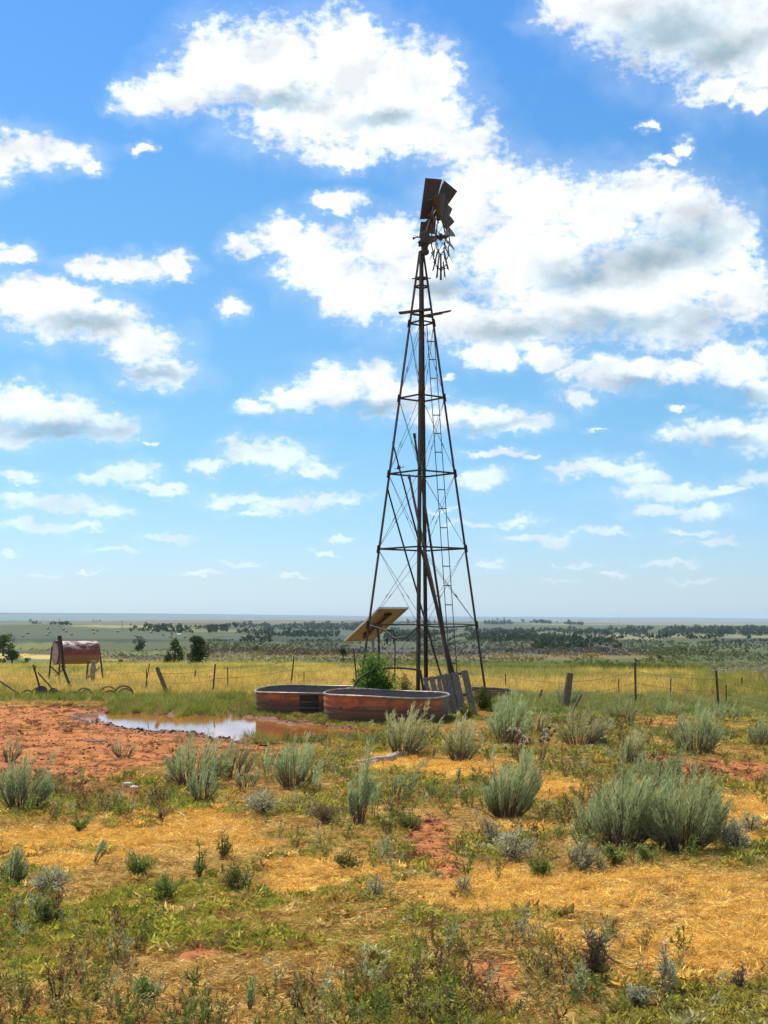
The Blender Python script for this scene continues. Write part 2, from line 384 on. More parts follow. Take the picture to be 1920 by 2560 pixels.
# ------------------------------------------------------------------ numpy noise
def _h(i, j, s):
    n = (i.astype(np.int64) * 374761393 + j.astype(np.int64) * 668265263 + s * 974634777) & 0x7fffffff
    n = ((n ^ (n >> 13)) * 1274126177) & 0x7fffffff
    return ((n ^ (n >> 16)) & 0xffff) / 65535.0
def vnoise(x, y, s=0):
    xi = np.floor(x); yi = np.floor(y); fx = x - xi; fy = y - yi
    fx = fx * fx * (3 - 2 * fx); fy = fy * fy * (3 - 2 * fy)
    a = _h(xi, yi, s); b = _h(xi + 1, yi, s); c = _h(xi, yi + 1, s); d = _h(xi + 1, yi + 1, s)
    return (a * (1 - fx) + b * fx) * (1 - fy) + (c * (1 - fx) + d * fx) * fy
def fbm(x, y, s=0, o=4, g=.5):
    t = 0; a = 1; n = 0
    for k in range(o):
        t = t + a * vnoise(x * 2 ** k + 17.3 * k, y * 2 ** k - 9.1 * k, s + k); n += a; a *= g
    return t / n
def ss(x, a, b):
    t = np.clip((x - a) / (b - a), 0, 1); return t * t * (3 - 2 * t)

# ------------------------------------------------------------------ terrain
PR = np.array([0, 40, 50, 80, 110, 150, 200, 300, 400, 550, 700, 1000, 1500, 2200, 3000, 4200, 5000, 5600, 6600, 9000, 14000, 20000, 26000, 40000.])
PZ = np.array([0, 0, -.2, -1.0, -1.85, -3.1, -4.2, -6.2, -7.6, -9.2, -10.6, -14, -18, -20.5, -19.5, -15, -8.5, -6.5, -40, -60, -40, 20, 62, 60.])
def bl(u, v, lst, w=1.0):      # soft union of ellipses given in the 1659 px notes
    d = np.full(np.shape(u), 9.0)
    for cx, cy, rx, ry in lst: d = np.minimum(d, np.sqrt(((u - cx) / rx) ** 2 + ((v - cy) / ry) ** 2))
    return d
PUDDLE = [(238,1552,60,12),(290,1556,60,16),(340,1558,70,18),(420,1562,80,20),(500,1568,70,24),(580,1574,60,20),(650,1578,60,16),(720,1582,60,11),(790,1586,50,8)]
def uv(x, y):
    px, py = proj(x, np.maximum(y, .5), 0.0); return px / ZS, py / ZS
def puddle(x, y):
    u, v = uv(x, y); n = (fbm(x * 2.2, y * 1.1, 5) - .5) * .7
    d = bl(u, v, PUDDLE) + n; return np.where((y > 10) & (y < 60), d, 9)
def terrain(x, y):
    x = np.asarray(x, float); y = np.asarray(y, float); r = np.hypot(x, y)
    z = np.interp(r, PR, PZ)
    a = np.clip(np.arctan2(x, np.maximum(y, 1)), -1.2, 1.2)
    amp = ss(r, 90, 400) * r / F
    lr = np.log(np.maximum(r, 1))
    z = z + amp * 11.0 * (fbm(a * 9 + 3, lr * 7.0, 21, 3) - .5) * 2 * (1 - ss(r, 4000, 5200) * .8)
    # left: hay hill, right: mesa sits a little lower
    z = z + ss(-a, .02, .16) * np.exp(-((lr - math.log(1500)) / .28) ** 2) * 12.5
    z = z - np.clip(a, -.05, .35) * ss(r, 2500, 4800) * (1 - ss(r, 6500, 12000)) * r / F * 30
    z = z - a * ss(r, 14000, 20000) * r / F * 26
    nf = 1 - ss(r, 60, 120)
    z = z + nf * ((fbm(x * .35, y * .35, 3, 3) - .5) * .16 + (fbm(x * 2.2, y * 2.2, 8, 4, .6) - .5) * .07)
    p = puddle(x, y)
    z = z * 1 + np.where(p < 3, 1, 0) * 0
    z = np.where((p < 1.6) & (r < 60), z * ss(p, .7, 1.5) + (-.085) * (1 - ss(p, .85, 1.15)), z)
    # trodden rough soil
    u, v = uv(x, y)
    s = soil(x, y, u, v) * nf
    z = z + s * (fbm(x * 5, y * 5, 31, 3, .6) - .5) * .07 - s * .04 * ss(vnoise(x * 3.6, y * 3.6, 19), .68, .86)
    return z
def soil(x, y, u, v):
    n = (fbm(x * 1.3, y * 1.0, 12, 5, .6) - .5)
    lim = 1712 - .16 * u + 45 * n                       # lower edge of the trampled ground
    a = ss(v, 1520 + 14 * n, 1530 + 14 * n) * ss(lim - v, -12, 26) * ss(640 + 160 * n - u, -40, 60)
    b = 1 - ss(bl(u, v, [(1540,1655,110,16),(1640,1668,80,18),(1430,1640,60,12),(930,1810,55,42),(960,1860,40,30),(1060,2105,80,30),(1100,2150,60,20),(440,2060,70,18),(230,1700,130,12)]) + n * 1.3, .6, 1.25)
    return np.clip(np.maximum(a, b * .9), 0, 1)
GOLD = [(100,1810,110,18),(300,2150,110,14),(260,1845,120,14),(1120,1790,60,14),(860,1650,60,14),(300,1812,150,30),(420,1790,80,26),(150,1850,90,26),(800,1885,150,26),(1000,1905,200,30),(1250,1940,260,34),(1560,1960,180,50),(1540,2060,180,70),
        (980,1668,70,24),(1190,1700,60,18),(1630,1745,60,46),(640,1920,60,18),(1350,1900,90,16),(1200,2040,70,30),(60,2190,120,20),(720,2140,60,20)]
GREEN = [(230,1985,230,44),(520,1950,150,30),(80,1880,90,20),(130,1720,220,30),(350,1740,160,26),(300,1700,110,16),(870,1600,110,12),(40,1960,90,44),(560,2040,110,24),(110,2080,110,30),(1120,1990,80,20),(1620,1690,60,20),
         (330,1925,120,20)]
def masks(x, y):
    u, v = uv(x, y)
    n = fbm(x * .9, y * .9, 40, 5, .6) - .5; n2 = fbm(x * 3, y * 3, 44, 3) - .5
    so_ = soil(x, y, u, v)
    g = 1 - ss(bl(u, v, GOLD) + n * 2.4 + n2 * 1.2, .45, 1.7)
    gr = 1 - ss(bl(u, v, GREEN) + n * 2.6 + n2 * 1.2, .35, 1.9)
    near = (y < 31)
    g = np.where(near, g, 0); gr = np.where(near, gr, 0)
    lr_ = ss(u, 980, 1120); lush = ss(v + 12 * n * 2, 1520 + 42 * lr_, 1508 + 30 * lr_) * ss(y, 26 - 3 * lr_, 29 - 3 * lr_) * (1 - .35 * lr_ * ss(y, 30, 27)) * (1 - ss(y + (fbm(x * .5, y * .5, 15, 3) - .5) * 6, 34, 38))      # green belt at the fence
    r = np.hypot(x, y)
    fieldg = ss(r, 36, 39) * (1 - ss(r, 105, 150)) * (1 - .8 * ss(u, 1150, 1450) * ss(fbm(x * .05, y * .03, 9, 3), .35, .6))
    return dict(soil=so_, gold=np.maximum(g, fieldg), green=gr, lush=lush)

rr = [0.6]
while rr[-1] < 45: rr.append(rr[-1] * (1.005 if rr[-1] > 5 else 1.05))
while rr[-1] < 42000: rr.append(rr[-1] * (1.012 if rr[-1] < 7000 else 1.03))
rr = np.array(rr)
aa = np.concatenate([np.linspace(-180, -24, 40)[:-1], np.linspace(-24, 24, 461), np.linspace(24, 180, 40)[1:]]) * math.pi / 180
Rg, Ag = np.meshgrid(rr, aa, indexing='ij')
X = Rg * np.sin(Ag); Y = Rg * np.cos(Ag)
Zt = terrain(X, Y)
mk = masks(X, Y)
nr, na = Rg.shape
idx = np.arange(nr * na).reshape(nr, na)
Fq = np.stack([idx[:-1, :-1], idx[:-1, 1:], idx[1:, 1:], idx[1:, :-1]], -1).reshape(-1, 4)[:, ::-1]
wet = 1 - ss(puddle(X, Y), 1.0, 1.9)

def groundmat():
    M = Mat('ground'); o = M.coord('Object')
    so_, go, gr, lu, we, dd = (M.attr(k) for k in ('soil', 'gold', 'green', 'lush', 'wet', 'far'))
    n1 = M.noise(o, 2.5, 10, .68); n2 = M.noise(o, 18, 8, .7); n3 = M.noise(o, 70, 4, .65)
    base = M.mix(M.step(n1, .38, .62), (.33, .175, .055), (.40, .27, .075))
    base = M.mix(M.step(n2, .48, .70, 0, .7), base, (.19, .10, .035))
    base = M.mix(M.step(n3, .55, .7, 0, .7), base, (.36, .27, .12))
    soilc = M.mix(M.step(n1, .35, .65), (.42, .155, .042), (.30, .105, .030))
    soilc = M.mix(M.step(n2, .48, .74, 0, .5), soilc, (.19, .075, .03)); soilc = M.mix(M.step(n3, .58, .7, 0, .5), soilc, (.54, .25, .085))
    goldc = M.mix(M.step(n2, .35, .65), (.55, .33, .085), (.42, .24, .06)); goldc = M.mix(M.step(n3, .5, .7, 0, .6), goldc, (.66, .46, .16))
    greenc = M.mix(M.step(n2, .4, .62), (.22, .24, .04), (.13, .155, .03))
    lushc = M.mix(M.step(n2, .4, .62), (.14, .19, .04), (.09, .12, .03))
    jit = M.math('MULTIPLY_ADD', n2, 1.0, -.5)
    def j(a): return M.step(M.math('ADD', a, jit), .25, .75)
    c = M.mix(j(gr), base, greenc); c = M.mix(j(go), c, goldc); c = M.mix(j(lu), c, lushc); c = M.mix(j(so_), c, soilc)
    c = M.mix(we, c, (.13, .055, .03))
    # ---- open country beyond the field: strips of range, by distance
    pos = M.n('ShaderNodeSeparateXYZ'); M.L.new(o, pos.inputs[0])
    lg = M.math('LOGARITHM', M.math('SQRT', M.math('ADD', M.math('MULTIPLY', pos.outputs[0], pos.outputs[0]), M.math('MULTIPLY', pos.outputs[1], pos.outputs[1]))), math.e)
    ang = M.math('ARCTAN2', pos.outputs[0], pos.outputs[1])
    cb = M.n('ShaderNodeCombineXYZ'); M.L.new(M.math('MULTIPLY', ang, 4.), cb.inputs[0]); M.L.new(M.math('MULTIPLY', lg, 6.), cb.inputs[1])
    cb2 = M.n('ShaderNodeCombineXYZ'); M.L.new(M.math('MULTIPLY', ang, 60.), cb2.inputs[0]); M.L.new(M.math('MULTIPLY', lg, 40.), cb2.inputs[1])
    p1 = M.noise(cb.outputs[0], 1.6, 6, .6); p2 = M.noise(cb2.outputs[0], 1.5, 7, .7)
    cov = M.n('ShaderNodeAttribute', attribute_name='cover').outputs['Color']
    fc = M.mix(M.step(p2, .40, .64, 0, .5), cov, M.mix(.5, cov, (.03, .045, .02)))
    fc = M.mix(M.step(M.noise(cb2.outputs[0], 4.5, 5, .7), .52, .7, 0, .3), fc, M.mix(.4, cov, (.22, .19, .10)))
    da, pa = M.attr('shadedfield'), M.attr('palefield')
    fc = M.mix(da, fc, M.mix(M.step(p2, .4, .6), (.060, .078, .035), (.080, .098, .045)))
    fc = M.mix(pa, fc, M.mix(M.step(p2, .4, .6), (.22, .21, .10), (.18, .18, .085)))
    c = M.mix(dd, c, fc)
    M.col(c); M.set(Roughness=.95); M.b.inputs['Specular IOR Level'].default_value = .2
    M.inp(M.b, 'Roughness', M.math('MULTIPLY_ADD', we, -.28, .95))
    h = M.math('ADD', n1, M.math('MULTIPLY', n2, .5)); M.bump(h, .8, .05); return M.m
_px, _py = proj(X, np.maximum(Y, .5), Zt); _py = np.where(Y > 50, _py, 3000)
def area(lst):
    t = np.zeros(X.shape); nn = (fbm(_px * .012, _py * .09, 71, 4) - .5)
    for x0, x1, ya, yb, w in lst:
        k = np.clip((_px - x0) / (x1 - x0), 0, 1); top = ya[0] + (ya[1] - ya[0]) * k; bot = yb[0] + (yb[1] - yb[0]) * k
        e = (x1 - x0) * .06
        t = np.maximum(t, w * ss(_px + nn * 60, x0 - e, x0 + e) * (1 - ss(_px + nn * 60, x1 - e, x1 + e)) * ss(_py + nn * 4, top - .8, top + .8) * (1 - ss(_py + nn * 5, bot - 1, bot + 1)))
    return t

COV_X = [-900, 0, 350, 700, 1000, 1250, 1500, 1750, 1950, 3000]
COV_Y = [1545, 1553, 1558, 1565, 1575, 1585, 1593, 1600, 1610, 1622, 1632, 1642, 1652, 1662, 1672, 1690]
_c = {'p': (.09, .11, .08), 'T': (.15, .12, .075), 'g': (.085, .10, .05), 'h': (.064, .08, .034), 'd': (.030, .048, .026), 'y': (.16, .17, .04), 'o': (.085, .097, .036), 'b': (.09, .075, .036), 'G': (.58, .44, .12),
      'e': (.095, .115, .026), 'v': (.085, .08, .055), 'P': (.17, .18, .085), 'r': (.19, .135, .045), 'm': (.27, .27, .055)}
COV = ['pppppppppp', 'ggTTggTTTT', 'TTTTggTTgg', 'hhPggggggg', 'hhhgggoggo', 'hhhoggPPoo', 'ddhdoPggPg', 'ddddgggodd', 'yyoooggodd', 'yyobvvvooo', 'bbybvvvooo', 'GGbrrrroob', 'yyyyeeeeee', 'yymyeeeeee', 'GGGGyyeeee', 'GGGGGGGmmm']  # the dark hay and strip colours have cloud shadow painted in
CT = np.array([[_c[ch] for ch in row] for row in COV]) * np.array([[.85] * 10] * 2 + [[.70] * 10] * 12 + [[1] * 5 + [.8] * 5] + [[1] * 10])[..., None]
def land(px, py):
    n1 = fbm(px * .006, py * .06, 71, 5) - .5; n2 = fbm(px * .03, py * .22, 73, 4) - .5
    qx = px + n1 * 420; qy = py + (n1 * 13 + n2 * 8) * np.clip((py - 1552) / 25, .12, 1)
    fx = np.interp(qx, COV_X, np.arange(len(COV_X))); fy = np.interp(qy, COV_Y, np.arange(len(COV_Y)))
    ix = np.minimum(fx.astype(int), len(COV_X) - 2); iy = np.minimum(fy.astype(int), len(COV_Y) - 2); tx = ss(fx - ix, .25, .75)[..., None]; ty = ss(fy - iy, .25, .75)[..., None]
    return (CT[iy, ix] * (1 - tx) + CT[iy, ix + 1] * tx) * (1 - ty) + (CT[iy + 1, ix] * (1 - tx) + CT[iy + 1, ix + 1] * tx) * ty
SHADEDF = area([(-700, 150, (1567, 1560), (1598, 1597), .5), (150, 660, (1560, 1590), (1597, 1600), .5), (1600, 2600, (1606, 1600), (1625, 1620), .8)])  # dark hay field and slope, with cloud shadow painted into the land colour
PALEF = area([(180, 490, (1562, 1566), (1566, 1577), .9), (1500, 1640, (1585, 1586), (1596, 1601), .6), (1640, 1930, (1587, 1588), (1593, 1594), .5), (1320, 1930, (1559, 1560), (1562, 1564), .7), (480, 660, (1574, 1574), (1580, 1580), .5)])
WS = [(325, 570, 1565, 1581, 190, .33), (560, 660, 1563, 1572, 40, .3), (660, 905, 1563, 1575, 170, .33), (590, 850, 1579, 1592, 170, .36), (600, 680, 1592, 1606, 45, .3), (760, 1000, 1560, 1566, 70, .4), (960, 1300, 1578, 1592, 260, .3), (960, 1220, 1590, 1604, 190, .35), (1200, 1440, 1588, 1604, 260, .35), (1330, 1560, 1604, 1622, 200, .46),
      (1240, 1560, 1574, 1584, 200, .35), (1560, 1930, 1570, 1586, 380, .3), (1200, 1930, 1594, 1600, 240, .46), (1440, 1930, 1584, 1594, 110, .5), (1200, 1460, 1556, 1560, 110, .42), (0, 180, 1558, 1562, 40, .5), (1000, 1220, 1556, 1562, 60, .5), (640, 1900, 1606, 1640, 90, .5)]
WOODF = np.zeros(X.shape)
for a_, b_, c_, d_, n_, th_ in WS:
    if n_ < 100: continue
    _w = (fbm(_px * .012, _px * 0 + a_, 5, 3) - .5) * 9
    WOODF = np.maximum(WOODF, ss(_px, a_ - 6, a_ + 6) * (1 - ss(_px, b_ - 6, b_ + 6)) * ss(_py + _w, c_ - 1, c_) * (1 - ss(_py + _w, d_, d_ + 1)) * ss(fbm(_px * .02, _py * .1, int(a_) + 3, 4), th_ + .06, th_ + .12))
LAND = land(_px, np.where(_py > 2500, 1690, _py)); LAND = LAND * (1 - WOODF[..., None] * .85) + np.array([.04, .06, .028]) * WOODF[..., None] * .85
me = arrmesh('ground', np.stack([X.ravel(), Y.ravel(), Zt.ravel()], 1), Fq, groundmat(),
             dict(soil=mk['soil'].ravel(), gold=mk['gold'].ravel(), green=mk['green'].ravel(), lush=mk['lush'].ravel(), wet=wet.ravel(), far=ss(Rg, 50, 75).ravel(), shadedfield=SHADEDF.ravel(), palefield=PALEF.ravel(), cover=LAND.reshape(-1, 3)), smooth=True)
tag(link('ground', me), kind='structure')

def tz(x, y): return float(terrain(np.array([x]), np.array([y]))[0])
_r = np.exp(np.linspace(math.log(4), math.log(9000), 1500))
def ground(px, py):            # where the ray through a photo pixel first meets the terrain
    d = unproj(px, py, 1.0) - Vector((0, 0, EYE))
    xs = d.x * _r; ys = _r * d.y; zs = EYE + d.z * _r; t = terrain(xs, ys)
    k = np.argmax(zs <= t)
    if not (zs <= t).any(): k = np.argmin(np.abs(zs - t)[-400:]) + len(_r) - 400
    return Vector((xs[k], ys[k], float(t[k])))
def gz(zx, zy): return ground(zx * ZS, zy * ZS)

# puddle surface

m = MB()
g0 = gz(200, 1560); 
nx, ny = 90, 60
xs = np.linspace(-9, 1.5, nx); ys = np.linspace(20, 33, ny)
gx, gy = np.meshgrid(xs, ys, indexing='ij'); pd_ = puddle(gx, gy)
keep = pd_ < 1.45
for i in range(nx - 1):
    for j in range(ny - 1):
        if keep[i, j] or keep[i + 1, j + 1] or keep[i, j + 1] or keep[i + 1, j]:
            m.add([(xs[i], ys[j], -.03), (xs[i + 1], ys[j], -.03), (xs[i + 1], ys[j + 1], -.03), (xs[i], ys[j + 1], -.03)], [(0, 1, 2, 3)])
tag(m.build('puddle', M_puddle), kind='structure')
# ------------------------------------------------------------------ windmill tower
TC = unproj(1056, 1783, 31.0); TX, TY = TC.x, 31.0
def Hh(py): return unproj(1060, py, TY).z
ZT = Hh(628); R0, R1 = 165 / F * TY, .062
ROT = R(-5.4)
DIR = {'near': Vector((math.sin(ROT), -math.cos(ROT), 0)), 'right': Vector((math.cos(ROT), math.sin(ROT), 0)),
       'far': Vector((-math.sin(ROT), math.cos(ROT), 0)), 'left': Vector((-math.cos(ROT), -math.sin(ROT), 0))}
def legpt(k, z):
    t = z / ZT; r = R0 + (R1 - R0) * t
    return Vector((TX, TY, z)) + DIR[k] * r
mill = empty('windmill', (TX, TY, 0))
tag(mill, 'tall rusty lattice windmill tower with a broken wheel, standing behind the stock tanks', 'windmill')
order = ['near', 'right', 'far', 'left']
for k in order:
    m = MB(); a = legpt(k, -.25); b = legpt(k, ZT)
    dn = DIR[k]; t1 = (Matrix.Rotation(R(45), 3, 'Z') @ dn); t2 = (Matrix.Rotation(R(-45), 3, 'Z') @ dn)
    for s_, o_ in ((t1, t2), (t2, t1)):
        off = -s_ * .03
        m.bar(a + off, b + off, .062, .007, side=s_)
    # splice plates
    for z in [Hh(p) for p in (808, 995, 1184, 1372, 1562)]:
        c = legpt(k, z); m.bar(c - (b - a).normalized() * .09, c + (b - a).normalized() * .09, .066, .010, side=t1); m.bar(c - (b - a).normalized() * .09, c + (b - a).normalized() * .09, .066, .010, side=t2)
    m.build('leg', M_tower, mill)
girts = [Hh(p) for p in (717, 808, 995, 1184, 1372)]
for z in girts:
    for i in range(4):
        m = MB(); a, b = legpt(order[i], z), legpt(order[(i + 1) % 4], z)
        m.bar(a, b, .036, .006, side=(0, 0, 1)); m.bar(a + Vector((0, 0, .016)), b + Vector((0, 0, .016)), .006, .03, side=(0, 0, 1))
        m.build('girt', M_tower, mill)
z = Hh(1562)                                  # the lowest ring is bent out of line
for i in range(4):
    m = MB(); a, b = legpt(order[i], z), legpt(order[(i + 1) % 4], z); pts = []
    sag = {0: -.05, 1: .02, 2: .0, 3: -.22}[i]
    if i == 3:
        pts = [b_ for b_ in (a, a.lerp(b, .33) + Vector((0, 0, -.10)), a.lerp(b, .55) + Vector((.0, -.03, -.30)), a.lerp(b, .78) + Vector((0, 0, -.26)), b + Vector((0, 0, -.02)))]
    else: pts = [a.lerp(b, t) + Vector((0, 0, sag * 4 * t * (1 - t))) for t in (0, .25, .5, .75, 1)]
    m.tube(pts, .017, 6); m.build('girt', M_tower, mill)
m = MB(); zc = Hh(696)                        # bolted clamp ring below the head
for i in range(4): m.bar(legpt(order[i], zc) * 1, legpt(order[(i + 1) % 4], zc), .05, .012, side=(0, 0, 1))
for k in order:
    c = legpt(k, zc); m.tube([c - DIR[k] * .03, c + DIR[k] * .07], .014, 8)
m.build('clamp_ring', M_cast, mill)
levels = [Hh(808), Hh(995), Hh(1184), Hh(1372), Hh(1562), .05]
for li in range(len(levels) - 1):
    z1, z0 = levels[li], levels[li + 1]
    for i in range(4):
        m = MB(); A, B = order[i], order[(i + 1) % 4]
        for p, q in ((legpt(A, z1), legpt(B, z0)), (legpt(B, z1), legpt(A, z0))):
            mid = p.lerp(q, .5) + Vector((0, 0, -.012)); m.tube([p, mid, q], .0052, 5, cap=False)
            c = p.lerp(q, .62); m.tube([c - (q - p).normalized() * .05, c + (q - p).normalized() * .05], .010, 6)
        m.build('cross_brace', M_wire, mill)
# drop pipe and pump rod down the middle
m = MB(); m.tube([(TX + .10, TY + 1.12, -.2), (TX + .0, TY, ZT)], .026, 10); m.build('drop_pipe', M_tower, mill)
m = MB(); m.tube([(TX - .035, TY - .05, Hh(1000)), (TX - .01, TY - .02, ZT)], .016, 8); m.build('pump_rod', M_tower, mill)
# ladder on the right-hand rear face
lad = MB(); 
def ladpt(px, py, side): 
    yy = TY + .35 * (1 - (1783 - py) / 1155) + .05
    return unproj(px, py, yy)
La, Lb = ladpt(1067, 813, 0), ladpt(1128, 1735, 0); Ra, Rb = ladpt(1084, 813, 1), ladpt(1146, 1735, 1)
for a, b in ((La, Lb), (Ra, Rb)): lad.bar(a, b, .042, .016)
lo = lad.build('ladder', M_tower, mill)
for py in (854, 900, 947, 1040, 1086, 1133, 1227, 1274, 1322, 1418, 1466, 1514, 1611, 1659):
    t = (py - 813) / (1735 - 813); m = MB(); m.tube([La.lerp(Lb, t), Ra.lerp(Rb, t)], .012, 6); m.build('rung', M_tower, lo)
# work platform: old boards round the legs
plat = MB()
def plank(m, p0, p1, y0, y1, w, t):
    a, b = unproj(*p0, y0), unproj(*p1, y1); m.bar(a, b, t, w, side=(0, 0, 1))
pb = None
for p0, p1, y0, y1, w in (((998, 783), (1079, 773), TY - .15, TY - .32, .15), ((1062, 789), (1124, 778), TY - .30, TY + .05, .14), ((1052, 792), (1106, 783), TY + .1, TY + .25, .14), ((1030, 785), (1078, 792), TY + .32, TY + .2, .12)):
    m = MB(); plank(m, p0, p1, y0, y1, w, .038); o = m.build('platform_board', M_plank, mill, bevel=.004)
# ---------------- head, tail and wheel
def C1(x, y): return 980 + x * .1808, 420 + y * .1808       # notes on an enlarged crop
def W1(x, y, dy=0.): return unproj(*C1(x, y), TY + dy)
m = MB(); c = W1(450, 1130); m.lathe([(.0, -.12), (.075, -.12), (.105, -.08), (.105, -.02), (.08, 0), (.08, .08), (.1, .1), (.1, .14), (.0, .14)], (c.x, c.y, c.z), 16)
m.build('mast_collar', M_cast, mill, smooth=False)
m = MB(); c = W1(440, 1000)
m.box(W1(450, 985), (.19, .26, .24), Matrix.Rotation(R(12), 3, 'Y')); m.box(W1(470, 1060), (.10, .15, .12)); m.box(W1(430, 930), (.16, .18, .10), Matrix.Rotation(R(-20), 3, 'Y'))
m.tube([W1(500, 960), W1(690, 955)], .035, 10); m.tube([W1(455, 1100), W1(455, 900)], .05, 10)
m.build('gear_case', M_cast, mill, bevel=.015)
m = MB(); m.tube([W1(400, 960), W1(350, 955, -.05), W1(300, 972, -.1)], .016, 8); m.tube([W1(300, 972, -.12), W1(300, 972, -.06)], .032, 10)
m.tube([W1(410, 1000), W1(370, 1030, -.08), W1(385, 1070, -.1)], .030, 8); m.tube([W1(360, 940), W1(285, 938, .06)], .006, 6)
m.tube([W1(385, 1070, -.14), W1(385, 1070, -.04)], .038, 10)
m.build('furl_lever', M_cast, mill)
m = MB(); m.plate([W1(475, 1095, -.1), W1(520, 935, -.12), W1(620, 950, -.16), W1(610, 1015, -.16), W1(540, 1040, -.13)], .006); m.build('tail_bracket', M_plate, mill)
# tail vane, folded against the wheel: sheets riveted on a bone
def sheet(pts, mat, name, t=.004, par=None):
    m = MB(); P_ = [W1(*p) for p in pts]; m.plate(P_, t); return m.build(name, mat, par or mill)
vane = sheet([(460, 138, .10), (695, 158, .22), (636, 372, .20), (600, 700, .18), (384, 712, .06)], M_vane, 'tail_vane')
sheet([(722, 172, .24), (905, 322, .34), (762, 530, .27), (700, 660, .23), (610, 690, .19), (640, 366, .20)], M_vane, 'tail_vane_flap', par=vane)
sheet([(396, 744, .05), (458, 742, .08), (500, 700, .1), (612, 700, .18), (590, 918, .16), (520, 905, .12), (380, 935, .02)], M_plate, 'tail_vane_sheet', par=vane)
m = MB(); m.tube([W1(500, 450, .0), W1(640, 375, .1), W1(690, 235, .14), W1(712, 165, .16)], .009, 6); m.tube([W1(630, 360, .06), W1(450, 940, .0)], .016, 8); m.tube([W1(600, 690, .0), W1(650, 760, -.05)], .009, 6)
m.build('tail_bone', M_galv, vane)
# wheel
HC = W1(672, 955, -.02); WR = 600 * .1808 / F * TY
ang = R(72); U = Vector((math.cos(ang), math.sin(ang), 0)); AX = Vector((math.sin(ang), -math.cos(ang), 0)); ZV = Vector((0.06, 0, 1)).normalized()
HC = HC + AX * -.0
def wp(a, r, off=0.): return HC + (U * math.sin(a) + ZV * math.cos(a)) * r * WR + AX * off
wheel = empty('wheel', HC); wheel.parent = mill; bpy_inv(wheel, mill)
m = MB(); m.tube([HC - AX * .14, HC + AX * .16], .045, 12); m.tube([HC - AX * .02, HC + AX * .03], .085, 14); m.tube([HC - AX * .12, HC - AX * .09], .065, 14)
m.tube([HC + AX * .1, HC + AX * .2], .02, 8); m.build('hub', M_cast, wheel)
for rr_ in (.40, .76):
    n = 30; m = MB(); wob = [random.uniform(-.012, .012) for _ in range(n)]
    pts = [wp(2 * math.pi * i / n, rr_ + wob[i % n], .02 * math.sin(3 * i)) for i in range(n + 1)]
    if rr_ > .5: pts = pts[3:-2]
    for a_, b_ in zip(pts[:-1], pts[1:]): m.bar(a_, b_, .006, .026, side=U)
    m.build('ring', M_cast, wheel)
for i in range(6):
    a = 2 * math.pi * (i + .5) / 6; m = MB()
    m.tube([HC + AX * .12, wp(a, .76)], .0075, 6); m.tube([HC - AX * .10, wp(a + .12, .76)], .0075, 6); m.build('spoke', M_cast, wheel)
NB = 18
present = {0: 1, 1: 1, 2: 1, 3: 1, 4: 1, 5: 1, 8: .8, 9: .9, 10: 1, 11: .7, 12: .8, 7: .7, 6: .8, 17: 1, 16: .9, 14: .5}
for i in range(NB):
    if i not in present: continue
    a = 2 * math.pi * (i + .35) / NB; L0 = .40 if present[i] > .75 else .62
    w0, w1_ = .055, (.155 if present[i] >= 1 and i < 6 or i > 15 else .075)
    rad = (U * math.sin(a) + ZV * math.cos(a)); tan = (U * math.cos(a) - ZV * math.sin(a))
    pitch = R(34 if i < 6 or i > 15 else 24 + 14 * random.random()); ch = (tan * math.cos(pitch) + AX * math.sin(pitch))
    cv = (AX * math.cos(pitch) - tan * math.sin(pitch)) * .02
    m = MB(); vs = []; nseg = 6
    for k in range(nseg + 1):
        r = L0 + (1.0 - L0) * k / nseg; hw = w0 + (w1_ - w0) * k / nseg
        for s_ in (-1, -.5, 0, .5, 1):
            vs.append(HC + rad * r * WR + ch * hw * s_ + cv * (1 - s_ * s_))
    fs = [(k * 5 + j, k * 5 + j + 1, (k + 1) * 5 + j + 1, (k + 1) * 5 + j) for k in range(nseg) for j in range(4)]
    m.add(vs, fs); o = m.build('blade', M_plate2 if i in (3, 4, 5) else M_plate if i % 2 else M_vane, wheel, smooth=True)
    sm = o.modifiers.new('thickness', 'SOLIDIFY'); sm.thickness = .003
    # dog-ear bracket
for i in (9, 10, 11, 8, 12, 7):
    a = 2 * math.pi * (i + .35) / NB; m = MB(); c = wp(a, .76); m.box(c, (.05, .06, .07), Matrix.Rotation(a, 3, 'Y')); m.build('blade_bracket', M_cast, wheel)

# ------------------------------------------------------------------ poles and pipes leaning in the tower
def lean(name, p0, p1, y0, y1, r, mat, label, cat, extra=None, rect=False, r1=None):
    top = unproj(*p0, y0); b = unproj(*p1, y1); d = (b - top); k = (-.08 - top.z) / d.z; bot = top + d * k
    root = empty(name, (bot.x, bot.y, 0)); tag(root, label, cat, 'poles and pipes leaning inside the windmill tower')
    m = MB()
    if rect: m.bar(bot, top, r * 2.2, r * 1.5)
    else:
        n = 9; pts = [bot.lerp(top, i / n) + Vector((random.uniform(-.006, .006), 0, 0)) for i in range(n + 1)]
        m.tube(pts, [r + ((r1 or r) - r) * i / n for i in range(n + 1)], 9)
    m.build('shaft', mat, root)
    if extra: extra(root, top, bot)
    else:
        m = MB(); dd = (bot - top).normalized(); m.tube([top, top + dd * .1], (r1 or r) * 1.35, 9); m.build('coupling', mat, root)
def clampx(root, top, bot):
    m = MB(); c = unproj(997, 1169, 30.75); m.tube([c + Vector((-.10, 0, -.03)), c + Vector((.13, 0, .02))], .008, 6); m.lathe([(0, -.04), (.035, -.04), (.045, 0), (.035, .04), (0, .04)], c, 10)
    m.build('clamp', M_cast, root); m = MB(); m.tube([top, top + (top - bot).normalized() * .12], .009, 6); m.build('tip_rod', M_cast, root)
